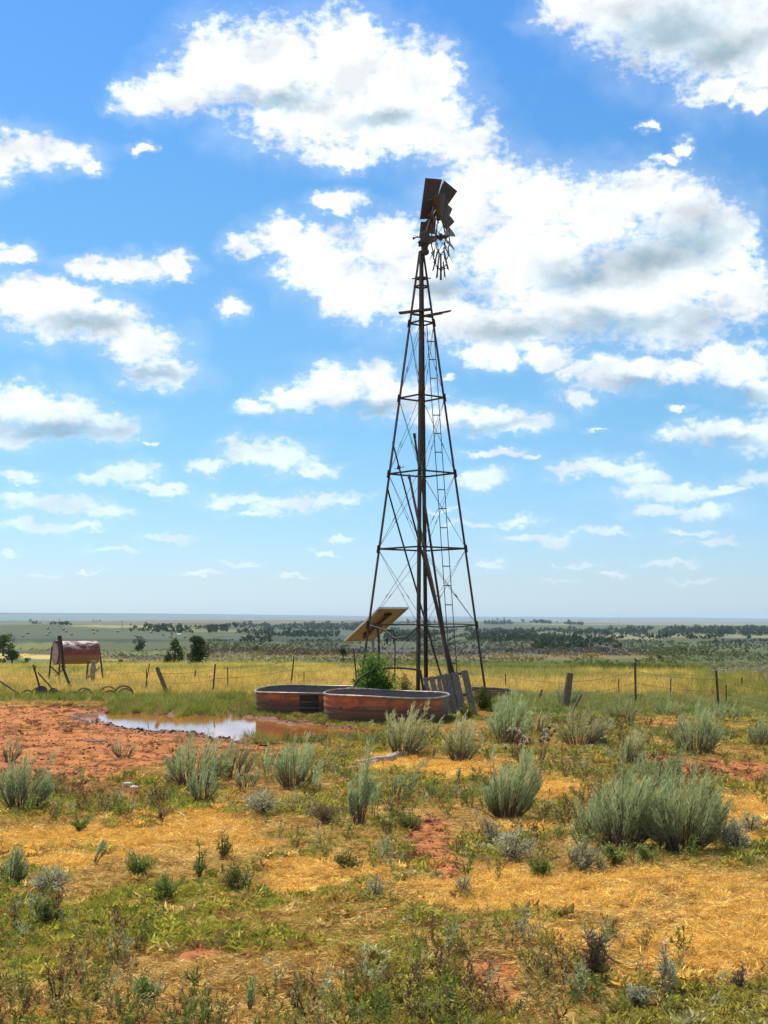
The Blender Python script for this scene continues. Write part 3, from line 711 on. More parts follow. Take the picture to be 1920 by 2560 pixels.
lean('leaning_pole', (984, 1116), (1134, 1682), 30.75, 29.75, .031, M_tower, 'long steel pipe with a cross clamp near its thin tip, leaning in the tower', 'pipe', clampx, r1=.017)
lean('leaning_pole', (968, 1221), (1101, 1683), 30.7, 29.9, .021, M_tower, 'pipe whose top pokes out past the left tower leg lowest of all the leaning poles', 'pipe', r1=.019)
lean('leaning_timber', (1022, 1187), (1128, 1690), 30.7, 29.8, .052, M_wood2, 'thick dark timber pole leaning in the tower behind the wooden pallet', 'pole', r1=.026)
lean('leaning_pole', (1035.6, 1084), (1126, 1688), 30.85, 29.7, .029, M_tower, 'pipe leaning steepest in the tower, its top higher than the other leaning poles', 'pipe', r1=.025)

# ------------------------------------------------------------------ stock tanks
def stock_tank(cx, cy, Rr, h, tilt, mat, label, rim):
    root = empty('stock_tank', (cx, cy, 0)); tag(root, label, 'stock tank', 'round steel stock tanks below the windmill')
    M = Matrix.Rotation(R(tilt[0]), 3, 'X') @ Matrix.Rotation(R(tilt[1]), 3, 'Y')
    n = 96; prof = []
    for i in range(15):
        z = -.08 + (h + .08) * i / 14; prof.append((Rr + .010 * math.cos(i * 2.2) + .02 * (i / 14 - 1), z))
    m = MB(); m.lathe(prof, (cx, cy, 0), n, M)
    m.v = [(x + .011 * math.sin(7 * math.atan2(y - cy, x - cx)) * (.5 + z) + .022 * math.sin(3 * math.atan2(y - cy, x - cx) + cx) * z * 1.6, y, z) for x, y, z in m.v]
    w = m.build('wall', mat, root, smooth=True); 
    m = MB(); m.lathe([(Rr - .012, h), (Rr - .012, 0.02), (0.01, .02)], (cx, cy, 0), n, M); m.build('lining', M_inner, root, smooth=True)
    m = MB(); rr2 = .024; m.lathe([(Rr + .004 + rr2 * math.cos(t), h + rr2 * math.sin(t)) for t in [2 * math.pi * k / 8 for k in range(8)]], (cx, cy, 0), n, M, closed=True)
    m.v = [(x, y, z + .016 * math.sin(3 * math.atan2(y - cy, x - cx) + 1)) for x, y, z in m.v]
    m.build('rim', rim, root, smooth=True)
    return root, M
t1, MM1 = stock_tank(.04, 27.86, 1.26, .535, (.6, 1.3), M_tank1, 'orange rusted stock tank in front, overlapping the other tank, with a sagebrush before it', M_rim)
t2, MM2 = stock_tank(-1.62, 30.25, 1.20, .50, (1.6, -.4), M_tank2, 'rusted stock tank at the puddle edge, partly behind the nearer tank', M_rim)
for cx, cy, Rr, h, MM, lab in ((.04, 27.86, 1.24, .40, MM1, 1), (-1.62, 30.25, 1.18, .40, MM2, 2)):
    m = MB(); n = 72
    m.add([(cx + Rr * math.cos(2 * math.pi * k / n), cy + Rr * math.sin(2 * math.pi * k / n), h) for k in range(n)], [tuple(range(n))])
    tag(m.build('tank_water', M_tankwater), kind='structure')

# ------------------------------------------------------------------ solar panel
pc = unproj(940, 1561, 32.0); e1 = Vector((.65, .5, 0)); e2 = Vector((.80, -1.03, .74))
e1n, e2n = e1.normalized(), e2.normalized(); nn = e1n.cross(e2n).normalized()
RM = Matrix((e1n, e2n, nn)).transposed(); w_, l_ = e1.length, e2.length * 1.02
sp = empty('solar_panel', (pc.x, pc.y, 0)); tag(sp, 'tilted solar panel on a post behind the left tower leg, its wired underside showing', 'solar panel')
Mc = rusty('panel_back_sheet', (.36, .28, .18), (.31, .24, .155), (.25, .19, .12), 3, .5); Mfr = rusty('aluminium_frame', (.62, .60, .55), (.5, .48, .44), (.4, .38, .34), 6, .35, .6)
Mcell = Mat('solar_cells'); Mcell.col((.01, .015, .04)); Mcell.set(Roughness=.12); Mcell = Mcell.m
sgn = 1 if nn.z > 0 else -1
m = MB(); m.box(pc, (w_, l_, .008), RM); m.build('back_sheet', Mc, sp)
m = MB(); m.box(pc + nn * sgn * .010, (w_ * .97, l_ * .97, .006), RM); m.build('cells', Mcell, sp)
Mln = rusty('cell_gap', (.50, .40, .26), (.5, .4, .26), (.45, .36, .22), 6, .6)
m = MB()
for i in range(1, 4): m.box(pc + e1n * (i / 4 - .5) * w_ - nn * sgn * .006, (.012, l_ * .97, .003), RM)
for i in range(1, 9): m.box(pc + e2n * (i / 9 - .5) * l_ - nn * sgn * .0085, (w_ * .97, .008, .003), RM)
m.build('cell_grid', Mln, sp)
m = MB()
for s_ in (-1, 1):
    m.box(pc + e1n * s_ * w_ / 2, (.022, l_ + .04, .045), RM); m.box(pc + e2n * s_ * l_ / 2, (w_ - .022, .022, .045), RM)
m.build('frame', Mfr, sp)
m = MB()
for q in (.36, -.0, -.28): m.box(pc + e2n * q * l_ * .9 - nn * sgn * .03, (.17, .10, .04), RM)
m.box(pc - nn * sgn * .05 + e2n * .0, (.05, l_ * .75, .04), RM)
m.build('junction_box', M_black, sp)
m = MB(); pb = Vector((unproj(933, 1600, 32.0).x, pc.y + .08, 0)); m.tube([(pb.x, pb.y, -.1), (pb.x, pb.y, pc.z - .35)], .032, 10); m.build('post', M_galv, sp)
m = MB(); q = lambda x, y, yy=31.75: unproj(840 + x * .2486, 1280 + y * .2486, yy)
m.tube([q(345, 1190), q(400, 1150), q(420, 1180), q(430, 1260), q(432, 1380), q(432, 1640)], .030, 8); m.build('bracket', M_black, sp)
# cables dangling from the loosened girt
cb_ = empty('cable_bundle', q(560, 1185)); tag(cb_, 'black electric cables dangling below the bent girt beside the solar panel', 'cable')
m = MB(); m.tube([q(440, 1150), q(490, 1185), q(540, 1190), q(575, 1195), q(592, 1260), q(594, 1400), q(590, 1720)], .016, 6)
m.tube([q(540, 1190), q(562, 1230), q(580, 1290), q(572, 1325)], .013, 6); m.tube([q(530, 1190), q(518, 1270), q(515, 1330), q(550, 1345)], .010, 6); m.tube([q(516, 1275), q(514, 1325)], .022, 8)
m.build('cable', M_black, cb_)
m = MB(); m.tube([q(430, 1150), q(455, 1175), q(470, 1200), q(520, 1200)], .008, 6); m.tube([q(450, 1120), q(465, 1160), q(455, 1190)], .007, 6); m.build('rope', M_wood, cb_)

# ------------------------------------------------------------------ bent pipe over the far tank
m = MB(); y_ = 29.35
pts = [(175, 1770), (205, 1710), (250, 1660), (330, 1610), (420, 1582), (520, 1568), (640, 1568), (760, 1578), (845, 1590)]
m.tube([q(x, y, y_) for x, y in pts], .022, 8)
hp = m.build('bent_pipe', M_black); tag(hp, 'black plastic water pipe arching over the tanks to the wooden pallet', 'pipe')
m = MB(); m.tube([q(845, 1590, y_), q(862, 1680, y_), q(880, 1800, y_), q(885, 2000, y_)], .026, 8); m.build('downpipe', M_black, hp)
m = MB(); m.tube([q(80, 1790, 29.0), q(130, 1768, 29.1), q(260, 1778, 29.2)], .018, 8); m.build('outlet', M_galv, hp)

# ------------------------------------------------------------------ wooden pallet
pal = empty('wooden_pallet', q(1130, 2040, 28.9) * 1); pal.location.z = 0
tag(pal, 'broken grey wooden pallet with missing boards leaning beside the nearer stock tank', 'pallet')
boards = [((893, 1668), (1000, 2060), 44), ((958, 1655), (1052, 2050), 58), ((1025, 1645), (1110, 2050), 42), ((1078, 1635), (1165, 2060), 60), ((1128, 1625), (1218, 2060), 50), ((1192, 1612), (1290, 2070), 76), ((1290, 1595), (1395, 2070), 72)]
for i, (a, b, w) in enumerate(boards):
    yy = 28.95 - .02 * (i % 3); A = q(*a, yy + .12); B = q(*b, yy - .28)
    m = MB(); m.bar(A, B, w * .2486 / F * 26.5, .022, side=(1, 0, 0)); m.build('board', M_wood, pal, bevel=.003)
for (a, b) in (((880, 1690), (1315, 1612)), ((940, 1880), (1365, 1830)), ((985, 2040), (1395, 2010))):
    m = MB(); A = q(*a, 29.16 - (a[1] - 1690) / 350 * .4); B = q(*b, 29.16 - (a[1] - 1690) / 350 * .4); m.bar(A, B, .085, .05); m.build('stringer', M_wood2, pal)
# ------------------------------------------------------------------ feed trough of old timbers, right of the tower
fx = ground(1232, 1752); 
tr = empty('timber_trough', fx); tag(tr, 'low trough of old dark timbers in the grass right of the windmill', 'trough')
def tp(px, py, dy=0): return unproj(px, py, fx.y + dy)
for a, b, w, t in (((1180, 1722), (1278, 1726), .10, .05), ((1196, 1738), (1276, 1738), .14, .05), ((1190, 1730), (1262, 1731), .08, .05)):
    m = MB(); dy = {(1180, 1722): .35, (1196, 1738): 0, (1190, 1730): .18}[a]; m.bar(tp(*a, dy), tp(*b, dy), w, t, side=(0, 0, 1)); m.build('side_board', M_wood2, tr, bevel=.004)
m = MB(); m.bar(tp(1276, 1732, -.02), tp(1276, 1728, .4), .16, .05, side=(0, 0, 1)); m.build('end_board', M_wood2, tr)
m = MB(); m.bar(tp(1200, 1750, .2), tp(1200, 1730, .2), .08, .08); m.build('foot', M_wood2, tr)
m = MB(); m.bar(tp(1268, 1750, .2), tp(1268, 1730, .2), .08, .08); m.build('foot', M_wood2, tr)

# ------------------------------------------------------------------ elevated fuel tank
c5 = lambda x, y, yy: unproj(x * .3858, 1520 + y * .3858, yy)
FY = 46.0; ft = empty('fuel_tank', (c5(490, 470, FY).x, FY, 0)); ft.location.z = tz(ft.location.x, FY)
tag(ft, 'rusty red and white cylindrical fuel tank raised on a steel leg stand', 'fuel tank')
ca = c5(362, 290, FY - .35); cb1 = c5(622, 287, FY + .35); axd = (cb1 - ca).normalized(); rad = 74 * .3858 / F * FY
vx = axd; vy = Vector((0, 0, 1)).cross(vx).normalized(); vz = vx.cross(vy); TM = Matrix((vz, vy, vx)).transposed()
body = MB(); L = (cb1 - ca).length; mid = (ca + cb1) / 2
body.lathe([(rad, -L / 2), (rad, -L / 6), (rad, L / 6), (rad, L / 2), (rad * .97, L / 2 + .03), (rad * .7, L / 2 + .07), (0.001, L / 2 + .085)], (0, 0, 0), 40, TM)
bo = body.build('cylinder', M_fuel, None, smooth=True); bo.location = mid; bo.parent = ft; bpy_inv(bo, ft)
m = MB(); m.lathe([(rad * 1.012, -L / 2 - .005), (rad * .97, -L / 2 - .025), (0.001, -L / 2 - .03)], (0, 0, 0), 40, TM); e_ = m.build('end_cap', M_fuelend, None); e_.location = mid; e_.parent = ft; bpy_inv(e_, ft)
m = MB(); m.lathe([(rad * 1.03, -L / 2 - .03), (rad * 1.03, -L / 2 + .03), (rad * .99, -L / 2 + .03), (rad * .99, -L / 2 - .03)], mid, 40, TM, closed=True); m.build('end_ring', M_post, ft)
gx_ = lambda p: Vector((p.x, p.y, tz(p.x, p.y) - .05))
def leg(p0, p1, yy0, yy1, r=.03):
    a = c5(*p0, yy0); b = c5(*p1, yy1); d = b - a; k = (tz(b.x, b.y) - .05 - a.z) / d.z; m = MB(); m.bar(a, a + d * k, r * 1.6, r * 1.6); m.build('leg', M_post, ft)
leg((338, 250), (315, 470), FY - .8, FY - .9); leg((388, 340), (383, 430), FY + .2, FY + .25); leg((572, 345), (560, 460), FY - .35, FY - .45); leg((643, 245), (668, 465), FY + .8, FY + .9)
for a, b, ya, yb in (((328, 378), (385, 432), FY - .85, FY + .2), ((558, 462), (655, 375), FY - .4, FY + .8), ((360, 440), (430, 380), FY - .1, FY - .1)):
    m = MB(); m.bar(c5(*a, ya), c5(*b, yb), .035, .03); m.build('brace', M_post, ft)
m = MB(); m.tube([c5(378, 180, FY - .5), c5(378, 235, FY - .5)], .03, 8); m.lathe([(0, -.05), (.09, -.05), (.09, .03), (0, .05)], c5(375, 218, FY - .5), 14); m.build('filler_cap', M_cast, ft)

def simple_post(px, y0, x1, y1, r, mat, label, wood=False, cat='fence post', cap=None, grp='posts of the wire fence'):
    g = ground(x1, y1 + 6); Yd = g.y; a = unproj(px, y0, Yd); b = unproj(x1, y1, Yd); d = b - a; k = (g.z - .1 - a.z) / d.z
    m = MB()
    if wood:
        n = 6; m.tube([a + d * k * i / n for i in range(n + 1)], [r * (.86 + .16 * i / n + random.uniform(-.05, .05)) for i in range(n + 1)], 9)
    else:
        t = d.normalized(); m.bar(a, a + d * k, r * 2, r * .5); m.bar(a + Vector((0, r * .8, 0)), a + d * k + Vector((0, r * .8, 0)), r * .5, r * 1.5)
        for q_ in range(8): m.box(a + d * k * (.08 + .08 * q_) + Vector((0, -r * .45, 0)), (r * .6, r * .6, r * .7))
    o = m.build('fence_post', mat, bevel=.003 if wood else 0); tag(o, label, cat, grp); return a, Yd
tops = {}
FP = [('b', 392, 1668, 418, 1733, .062, M_wood2, 'thick blackened wooden post leaning left, between the crossed rods and the puddle', True),
 ('e', 538, 1660, 532, 1730, .028, M_post, 'dark steel fence post leaning slightly right, behind the middle of the puddle', False),
 ('f', 569, 1667, 569, 1722, .018, M_post, 'thin steel post just right of the dark post behind the puddle', False),
 ('g', 735, 1641, 727, 1716, .026, M_post, 'rusty fence post leaning right behind the far tank rim', False),
 ('h', 760, 1680, 760, 1716, .017, M_post, 'short thin post behind the far stock tank', False),
 ('c', 489, 1675, 487, 1700, .035, M_wood2, 'short stub post in the field behind the puddle', True),
 ('d', 527, 1690, 515, 1702, .03, M_wood2, 'tiny leaning stub post left of the dark steel post', True),
 ('i', 884, 1622, 893, 1714, .030, M_post, 'tall rusty post beside the bright green bush, behind the tanks', False),
 ('j', 1264, 1685, 1264, 1722, .022, M_post, 'thin post in the yellow field right of the tower', False),
 ('k', 1425, 1682, 1413, 1768, .098, M_wood2, 'stout wooden corner post leaning right, thickest of the fence', True),
 ('l', 1355, 1724, 1345, 1752, .032, M_wood2, 'short dark leaning post left of the stout wooden corner post', True),
 ('m', 1454, 1736, 1429, 1783, .032, M_wood2, 'charred stake leaning sharply right of the stout wooden corner post', True),
 ('n', 1547, 1696, 1547, 1745, .017, M_post, 'thin steel post left of the post with the bird', False),
 ('o', 1588, 1656, 1590, 1761, .032, M_post, 'tall steel fence post with a small bird on its top', False),
 ('p', 1677, 1696, 1677, 1747, .017, M_post, 'thin steel post right of the post with the bird', False),
 ('q', 1791, 1676, 1797, 1768, .034, M_post, 'tall dark fence post near the right edge, leaning slightly left', False),
 ('r', 1816, 1712, 1816, 1765, .018, M_post, 'thin post just right of the tall dark post at the right', False),
 ('s', 1855, 1694, 1855, 1724, .024, M_post, 'farthest right fence post, in front of the bare white trees', False)]
for k, a, b, c, d, r, mt, lab, wd in FP: tops[k] = simple_post(a, b, c, d, r, mt, lab, wd)
# crossed rods
cr = empty('crossed_rods', ground(368, 1735)); tag(cr, 'two thin rusty rods crossing each other, left of the blackened leaning post', 'rods')
for a, b in (((374, 1659), (361, 1732)), ((366, 1672), (368, 1732))):
    yy = ground(366, 1736).y; m = MB(); m.bar(unproj(*a, yy + (.05 if a[0] > 370 else 0)), unproj(*b, yy), .035, .02); m.build('rod', M_post, cr)
# grey twisted post and long poles at the fuel tank
gp = ground(232, 1722); m = MB(); n = 8
m.tube([unproj(234 + (-1.2 if 2 < i < 5 else 0) - i * .35, 1652 + 9 * i, gp.y) for i in range(n + 1)], [.075 * random.uniform(.8, 1.15) * (1 + .5 * (i == 2)) for i in range(n + 1)], 9)
tag(m.build('grey_post', M_woodp), 'gnarled grey wooden post standing under the right end of the fuel tank', 'post')
gp = ground(180, 1728); m = MB(); m.tube([unproj(150, 1589, gp.y), unproj(155, 1625, gp.y), unproj(159, 1668, gp.y)], .042, 8)
tp_ = m.build('gate_pole', M_tower); tag(tp_, 'tall dark pole crossing in front of the left end of the fuel tank', 'pole')
m = MB(); m.tube([unproj(155, 1663, gp.y - .1), unproj(178, 1722, gp.y - .1)], .036, 8); m.build('prop', M_tower, tp_)
# fence wires
def strand(a, b, label, sag=.05, pts=10):
    m = MB(); ps = [Vector(a).lerp(Vector(b), i / pts) + Vector((0, 0, -sag * 4 * (i / pts) * (1 - i / pts))) for i in range(pts + 1)]
    m.tube(ps, .0045, 4, cap=False)
    L = (Vector(b) - Vector(a)).length; nb = int(L / .3)
    for i in range(nb):
        t = (i + .5) / nb; c = Vector(a).lerp(Vector(b), t) + Vector((0, 0, -sag * 4 * t * (1 - t))); m.tube([c + Vector((0, -.012, -.02)), c + Vector((0, .012, .02))], .003, 3, cap=False)
    o = m.build('barbed_wire', M_wire); tag(o, label, 'wire', 'strands of the barbed wire fence'); return o
chain = [('left_end', None)]
def tpw(k, dz): a, yd = tops[k]; return Vector((a.x, yd - .03, a.z - dz))
segs = [(('b',), .10, unproj(0, 1690, 40), 'from the blackened post left past the fuel tank'),
        (('b', 'e'), .15, None, 'between the blackened post and the dark steel post behind the puddle'),
        (('e', 'g'), .12, None, 'behind the puddle, reaching the post at the far tank'),
        (('g', 'i'), .2, None, 'behind the far stock tank'),
        (('i', 'k'), .25, None, 'behind the windmill tower to the stout corner post'),
        (('k', 'o'), .2, None, 'from the stout corner post to the post with the bird'),
        (('o', 'q'), .2, None, 'from the post with the bird to the tall dark post at the right'),
        (('q',), .2, unproj(1990, 1735, 31), 'from the tall dark post out on the right')]
for ks, dz, end, lab in segs:
    for j, nm in enumerate(('upper', 'middle', 'lower')):
        a = tpw(ks[0], dz + .27 * j); b = tpw(ks[1], dz + .27 * j) if len(ks) > 1 else Vector(end) + Vector((0, 0, -.27 * j))
        if min(a.z, b.z) < .05: continue
        strand(a, b, nm + ' wire ' + lab)
# bird
bp = tops['o'][0]; bd = MB()
BS = .62; bc = bp + Vector((.01, 0, .088 * BS)); _V = lambda x, y, z: bc + Vector((x, y, z)) * BS
bd.tube([_V(-.05, 0, .075), _V(-.04, 0, .065), _V(-.02, 0, .03), _V(.01, 0, 0), _V(.05, 0, -.035), _V(.11, 0, -.07), _V(.16, 0, -.09)], [.014 * BS, .028 * BS, .032 * BS, .048 * BS, .034 * BS, .014 * BS, .009 * BS], 10)
bd.tube([_V(-.06, 0, .072), _V(-.095, 0, .068)], [.009 * BS, .002], 6)
for s_ in (-1, 1): bd.tube([_V(0, .015 * s_, -.03), _V(-.01, .015 * s_, -.088)], .003, 5)
M_bird = rusty('bird_plumage', (.10, .08, .055), (.16, .12, .07), (.05, .04, .03), 30, .8)
tag(bd.build('bird', M_bird, smooth=True), 'small brown bird perched on the tall steel fence post', 'bird')

# ------------------------------------------------------------------ old harrow in the grass
HY = 36.0; har = empty('spring_harrow', (c5(480, 560, HY).x, HY, 0)); tag(har, 'rusted spring-tooth harrow with curved tines half sunk in the grass', 'farm implement')
def hoop(cx, cy, r, a0, a1, dy=0., t=.021):
    m = MB(); rr_ = r * .3858 / F * HY; c = c5(cx, cy, HY + dy)
    m.tube([c + Vector((rr_ * math.cos(R(a0 + (a1 - a0) * i / 12)), .06 * i / 12, rr_ * math.sin(R(a0 + (a1 - a0) * i / 12)))) for i in range(13)], t, 6); m.build('tine', M_post, har)
for cx, cy, r, a0, a1, dy in ((175, 570, 36, 150, 20, 0), (245, 560, 42, 200, -10, .1), (355, 565, 32, 190, 10, -.1), (475, 600, 55, 190, 60, 0), (545, 570, 50, 170, -5, .1), (560, 560, 30, 180, 0, -.15), (700, 565, 55, 160, 20, .1), (710, 570, 34, 140, -10, -.1), (800, 565, 60, 175, -8, 0), (810, 565, 42, 165, 30, .2)): hoop(cx, cy, r, a0, a1, dy)
m = MB(); m.bar(c5(120, 578, HY), c5(560, 545, HY + .1), .04, .03); m.bar(c5(200, 560, HY + .3), c5(820, 575, HY + .3), .035, .03); m.build('tool_bar', M_post, har)
m = MB(); m.lathe([(.0, -.04), (.16, -.04), (.17, 0), (.16, .04), (0, .04)], c5(268, 545, HY - .1), 16, Matrix.Rotation(R(75), 3, 'X')); m.lathe([(.0, -.04), (.12, -.04), (.13, 0), (.12, .04), (0, .04)], c5(345, 548, HY), 16, Matrix.Rotation(R(80), 3, 'X')); m.build('gear', M_cast, har)
for a, b, r, lab in (((0, 475), (128, 560), .032, 'drawbar'), ((215, 368), (276, 575), .036, 'lever'), ((246, 418), (355, 540), .03, 'lever'), ((235, 375), (228, 400), .02, 'lever')):
    m = MB(); m.bar(c5(*a, HY), c5(*b, HY - .05), r * 1.5, r); m.build(lab, M_post, har)
# ------------------------------------------------------------------ sagebrush and other plants
def strands(P, D, L, Wd, bend, tone):
    """thin tapered leaves: root P, direction D, length L, width Wd -> vertices and faces"""
    n = len(P); D = D / np.linalg.norm(D, axis=1, keepdims=True)
    s = np.cross(D, rng.normal(size=(n, 3))); s /= np.linalg.norm(s, axis=1, keepdims=True) + 1e-9
    m = P + D * L[:, None] * .5 + bend * .35; t = P + D * L[:, None] + bend
    V = np.stack([P - s * Wd[:, None] * .35, P + s * Wd[:, None] * .35, m + s * Wd[:, None] * .5, m - s * Wd[:, None] * .5, t + s * Wd[:, None] * .08, t - s * Wd[:, None] * .08], 1)
    b = np.arange(n)[:, None] * 6
    Fq = np.concatenate([b + np.array([[0, 1, 2, 3]]), b + np.array([[3, 2, 4, 5]])])
    return V.reshape(-1, 3), Fq, np.repeat(tone, 6)
def bush(name, cat, label, g, w, h, n, per, mat, leanx=.18, group='grey green sagebrush plants', wid=.0055, fill=(.30, 1.0), slen=.10, spread=.075, basew=.25, flat=1.0, stem_r=.006, tipx=0.):
    if n > 3: basew = .36; n = int(n * 1.6); per = int(per * .8)
    lop = [random.uniform(.62, 1.0) for _ in range(6)]
    root = empty(name, g); tag(root, label, cat, group)
    Ps, Ds, Ls, Ts, Bs = [], [], [], [], []; sm = MB(); per = int(per * .85)
    for i in range(n):
        u = (i + .5) / n * 2 - 1 if n < 4 else math.sin(random.uniform(-1.45, 1.45)); dy = random.uniform(-1, 1) * math.sqrt(max(0, 1 - u * u)) * flat
        hh = h * (random.uniform(.5, 1.0) ** .7 * (1 - .40 * abs(u) ** 2.5)) * (lop[int((u + 1) * 2.5)] if n > 3 else 1) * (1.08 if n > 3 else 1)
        if n > 3 and i == n // 2: hh = h
        if i % 3 == 2: hh *= random.uniform(.4, .75)
        if n > 3 and i % 5 == 0:      # a dead twig among the plumes
            a_ = random.uniform(0, 6.283); e_ = Vector((math.cos(a_) * w * .40, math.sin(a_) * w * .3, h * random.uniform(.35, .7))); sm.tube([Vector((e_.x * .4, e_.y * .4, 0)), e_ * .6 + Vector((0, 0, .04 * h)), e_, e_ + Vector((random.uniform(-.1, .1) * w, 0, .08 * h))], [.005, .004, .003, .0015], 4)
        base = np.array([u * w * .5 * basew, dy * w * .5 * basew, 0.])
        tip = np.array([u * w * random.uniform(.40, .52) + leanx * hh * .6 + tipx * hh, dy * w * .42, hh])
        ctrl = base * .4 + tip * .6 + np.array([-leanx * hh * .25 + random.uniform(-.03, .03) * h, 0, -.10 * hh])
        def q(t): return (1 - t) ** 2 * base + 2 * t * (1 - t) * ctrl + t * t * tip
        def dq(t): return 2 * (1 - t) * (ctrl - base) + 2 * t * (tip - ctrl)
        sm.tube([Vector(q(t)) for t in (0, .25, .5, .75, .93)], [stem_r, stem_r * .8, stem_r * .6, stem_r * .4, stem_r * .2], 5)
        lo = random.uniform(fill[0] - .08, fill[0] + .1)
        t = lo + (fill[1] - lo) * rng.random(per) ** .85
        c = np.outer((1 - t) ** 2, base) + np.outer(2 * t * (1 - t), ctrl) + np.outer(t * t, tip)
        d = np.outer(2 * (1 - t), ctrl - base) + np.outer(2 * t, tip - ctrl); d /= np.linalg.norm(d, axis=1, keepdims=True)
        sp_ = rng.integers(0, 3, per); sub = rng.normal(size=(3, 3)) * np.array([.075, .075, .05]) * hh; sub[0] = 0; c = c + sub[sp_] * (t[:, None] ** 2)
        rv = rng.normal(size=(per, 3)); k = (t - lo) / (1 - lo); prof = np.sin(np.clip(k * 1.0 + .12, 0, 1) * math.pi) ** .7 * spread * hh * random.uniform(.75, 1.2)
        off = rv / np.linalg.norm(rv, axis=1, keepdims=True) * (prof * rng.random(per) ** .5)[:, None]; off[:, 2] *= .6
        Ps.append(c + off); Ds.append(d + off / (spread * hh + 1e-6) * .35 + rng.normal(size=(per, 3)) * .30 + np.array([leanx * .6, 0, .15]))
        Ls.append(hh * slen * rng.uniform(.6, 1.3, per)); Ts.append(np.clip(random.uniform(.15, .85) + rng.normal(size=per) * .22, 0, 1))
        Bs.append(np.tile([[leanx * .03 * h, 0, 0]], (per, 1)))
    P_ = np.concatenate(Ps); D_ = np.concatenate(Ds); L_ = np.concatenate(Ls); T_ = np.concatenate(Ts); B_ = np.concatenate(Bs)
    P_[:, 2] = np.maximum(P_[:, 2], .01)
    V, Fq, T = strands(P_, D_, L_, wid * rng.uniform(.7, 1.3, len(P_)), B_, T_)
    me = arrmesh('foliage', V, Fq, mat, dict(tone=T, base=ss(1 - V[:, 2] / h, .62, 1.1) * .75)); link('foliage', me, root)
    o = bpy.data.objects.new('stems', sm.mesh('stems', M_stem)); COL.objects.link(o); o.parent = root
    return root
def px2m(g): return g.y / F
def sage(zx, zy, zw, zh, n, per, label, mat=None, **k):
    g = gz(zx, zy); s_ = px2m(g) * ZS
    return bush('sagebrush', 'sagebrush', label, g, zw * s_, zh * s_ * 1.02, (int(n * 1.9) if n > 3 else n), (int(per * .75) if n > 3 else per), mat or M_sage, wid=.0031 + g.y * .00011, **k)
sage(48, 1752, 118, 118, 26, 230, 'dense sagebrush cut off by the left edge at the lower end of the red soil')
sage(22, 1648, 44, 54, 7, 170, 'small sagebrush on bare red soil at the left edge')
sage(418, 1700, 150, 112, 28, 230, 'wide sagebrush leaning right, first of the clump below the puddle', leanx=.28)
sage(500, 1682, 96, 86, 16, 180, 'pale loose sagebrush growing between the wide leaning one and the lone plume', M_sage2, leanx=.3)
sage(436, 1736, 74, 92, 12, 200, 'short upright sagebrush with a dark woody base, in front of the wide leaning one')
sage(575, 1692, 26, 92, 2, 330, 'single feathery sagebrush plume on a bare bent stem', fill=(.42, 1.), spread=.11, leanx=.2)
sage(636, 1705, 104, 118, 20, 240, 'tall tufted sagebrush left of the weathered log', leanx=.2)
sage(682, 1722, 26, 76, 3, 260, 'narrow low sagebrush plume just left of the tallest twin plumes', spread=.13)
sage(775, 1784, 50, 168, 7, 420, 'slender sagebrush with the tallest upright plumes, in front of the log', fill=(.36, 1.), spread=.075, leanx=.06, slen=.12)
sage(806, 1772, 24, 104, 2, 330, 'shorter plume sagebrush right beside the tallest upright plumes', fill=(.4, 1.), spread=.10, leanx=.1)
sage(862, 1722, 60, 76, 5, 200, 'sparse sagebrush swept sideways to the right, below the end of the log', leanx=.75, fill=(.4, 1.))
sage(868, 1634, 92, 108, 20, 230, 'pale upright sagebrush right in front of the nearer stock tank', M_sage2)
sage(920, 1606, 46, 64, 4, 260, 'sagebrush with one plume bent right, at the shaded right end of the nearer tank', M_sage2, leanx=.6)
sage(995, 1646, 92, 104, 20, 220, 'rounded pale sagebrush in front of the wooden pallet', M_sage2)
sage(1096, 1606, 104, 108, 20, 220, 'bushy sagebrush right of the pallet, behind the dry thistles', M_sage)
sage(1160, 1590, 70, 76, 9, 180, 'olive sagebrush between the bushy one and the stout corner post', M_sage2)
sage(1254, 1612, 130, 84, 20, 190, 'broad loose sagebrush below the charred leaning stake', M_sage2, leanx=.3)
sage(1222, 1530, 58, 58, 9, 180, 'grey sagebrush growing round the foot of the stout corner post')
sage(1505, 1630, 112, 108, 24, 200, 'dark open sagebrush with many bare stems, under the tall dark post', M_sage, fill=(.42, 1.), leanx=.16)
sage(1646, 1614, 70, 90, 14, 200, 'sagebrush cut off by the right edge, beside the dark open one')
sage(1095, 1768, 126, 142, 30, 260, 'rounded bright sagebrush beside the huge one, below the dry thistles', leanx=.22)
sage(1474, 1838, 190, 170, 44, 270, 'right half of the huge foreground sagebrush, with the densest bright plumes', leanx=.10)
sage(1350, 1836, 170, 212, 36, 270, 'left half of the huge foreground sagebrush, reaching highest', leanx=.12)
sage(1270, 1818, 76, 112, 10, 230, 'low dull sagebrush at the left foot of the huge foreground one')
sage(1362, 1660, 66, 82, 12, 210, 'yellowish swept sagebrush directly behind the huge foreground one', M_sage2, leanx=.4)
sage(26, 1912, 66, 84, 14, 230, 'silvery sagebrush cut off by the left edge in the foreground')
sage(206, 1872, 26, 70, 3, 260, 'small blue grey sagebrush plume blown flat to the right in the foreground', leanx=.75, fill=(.45, 1.))
sage(266, 1636, 66, 44, 8, 120, 'dull sparse sagebrush alone on the bare red soil', M_sage2)
sage(540, 2182, 24, 74, 3, 260, 'single silver green plume sprouting from the nearest ground', fill=(.2, 1.), spread=.14)
sage(128, 1488, 56, 36, 8, 130, 'grey sagebrush under the left end of the fuel tank')
sage(180, 1494, 70, 34, 9, 130, 'grey sagebrush under the middle of the fuel tank')
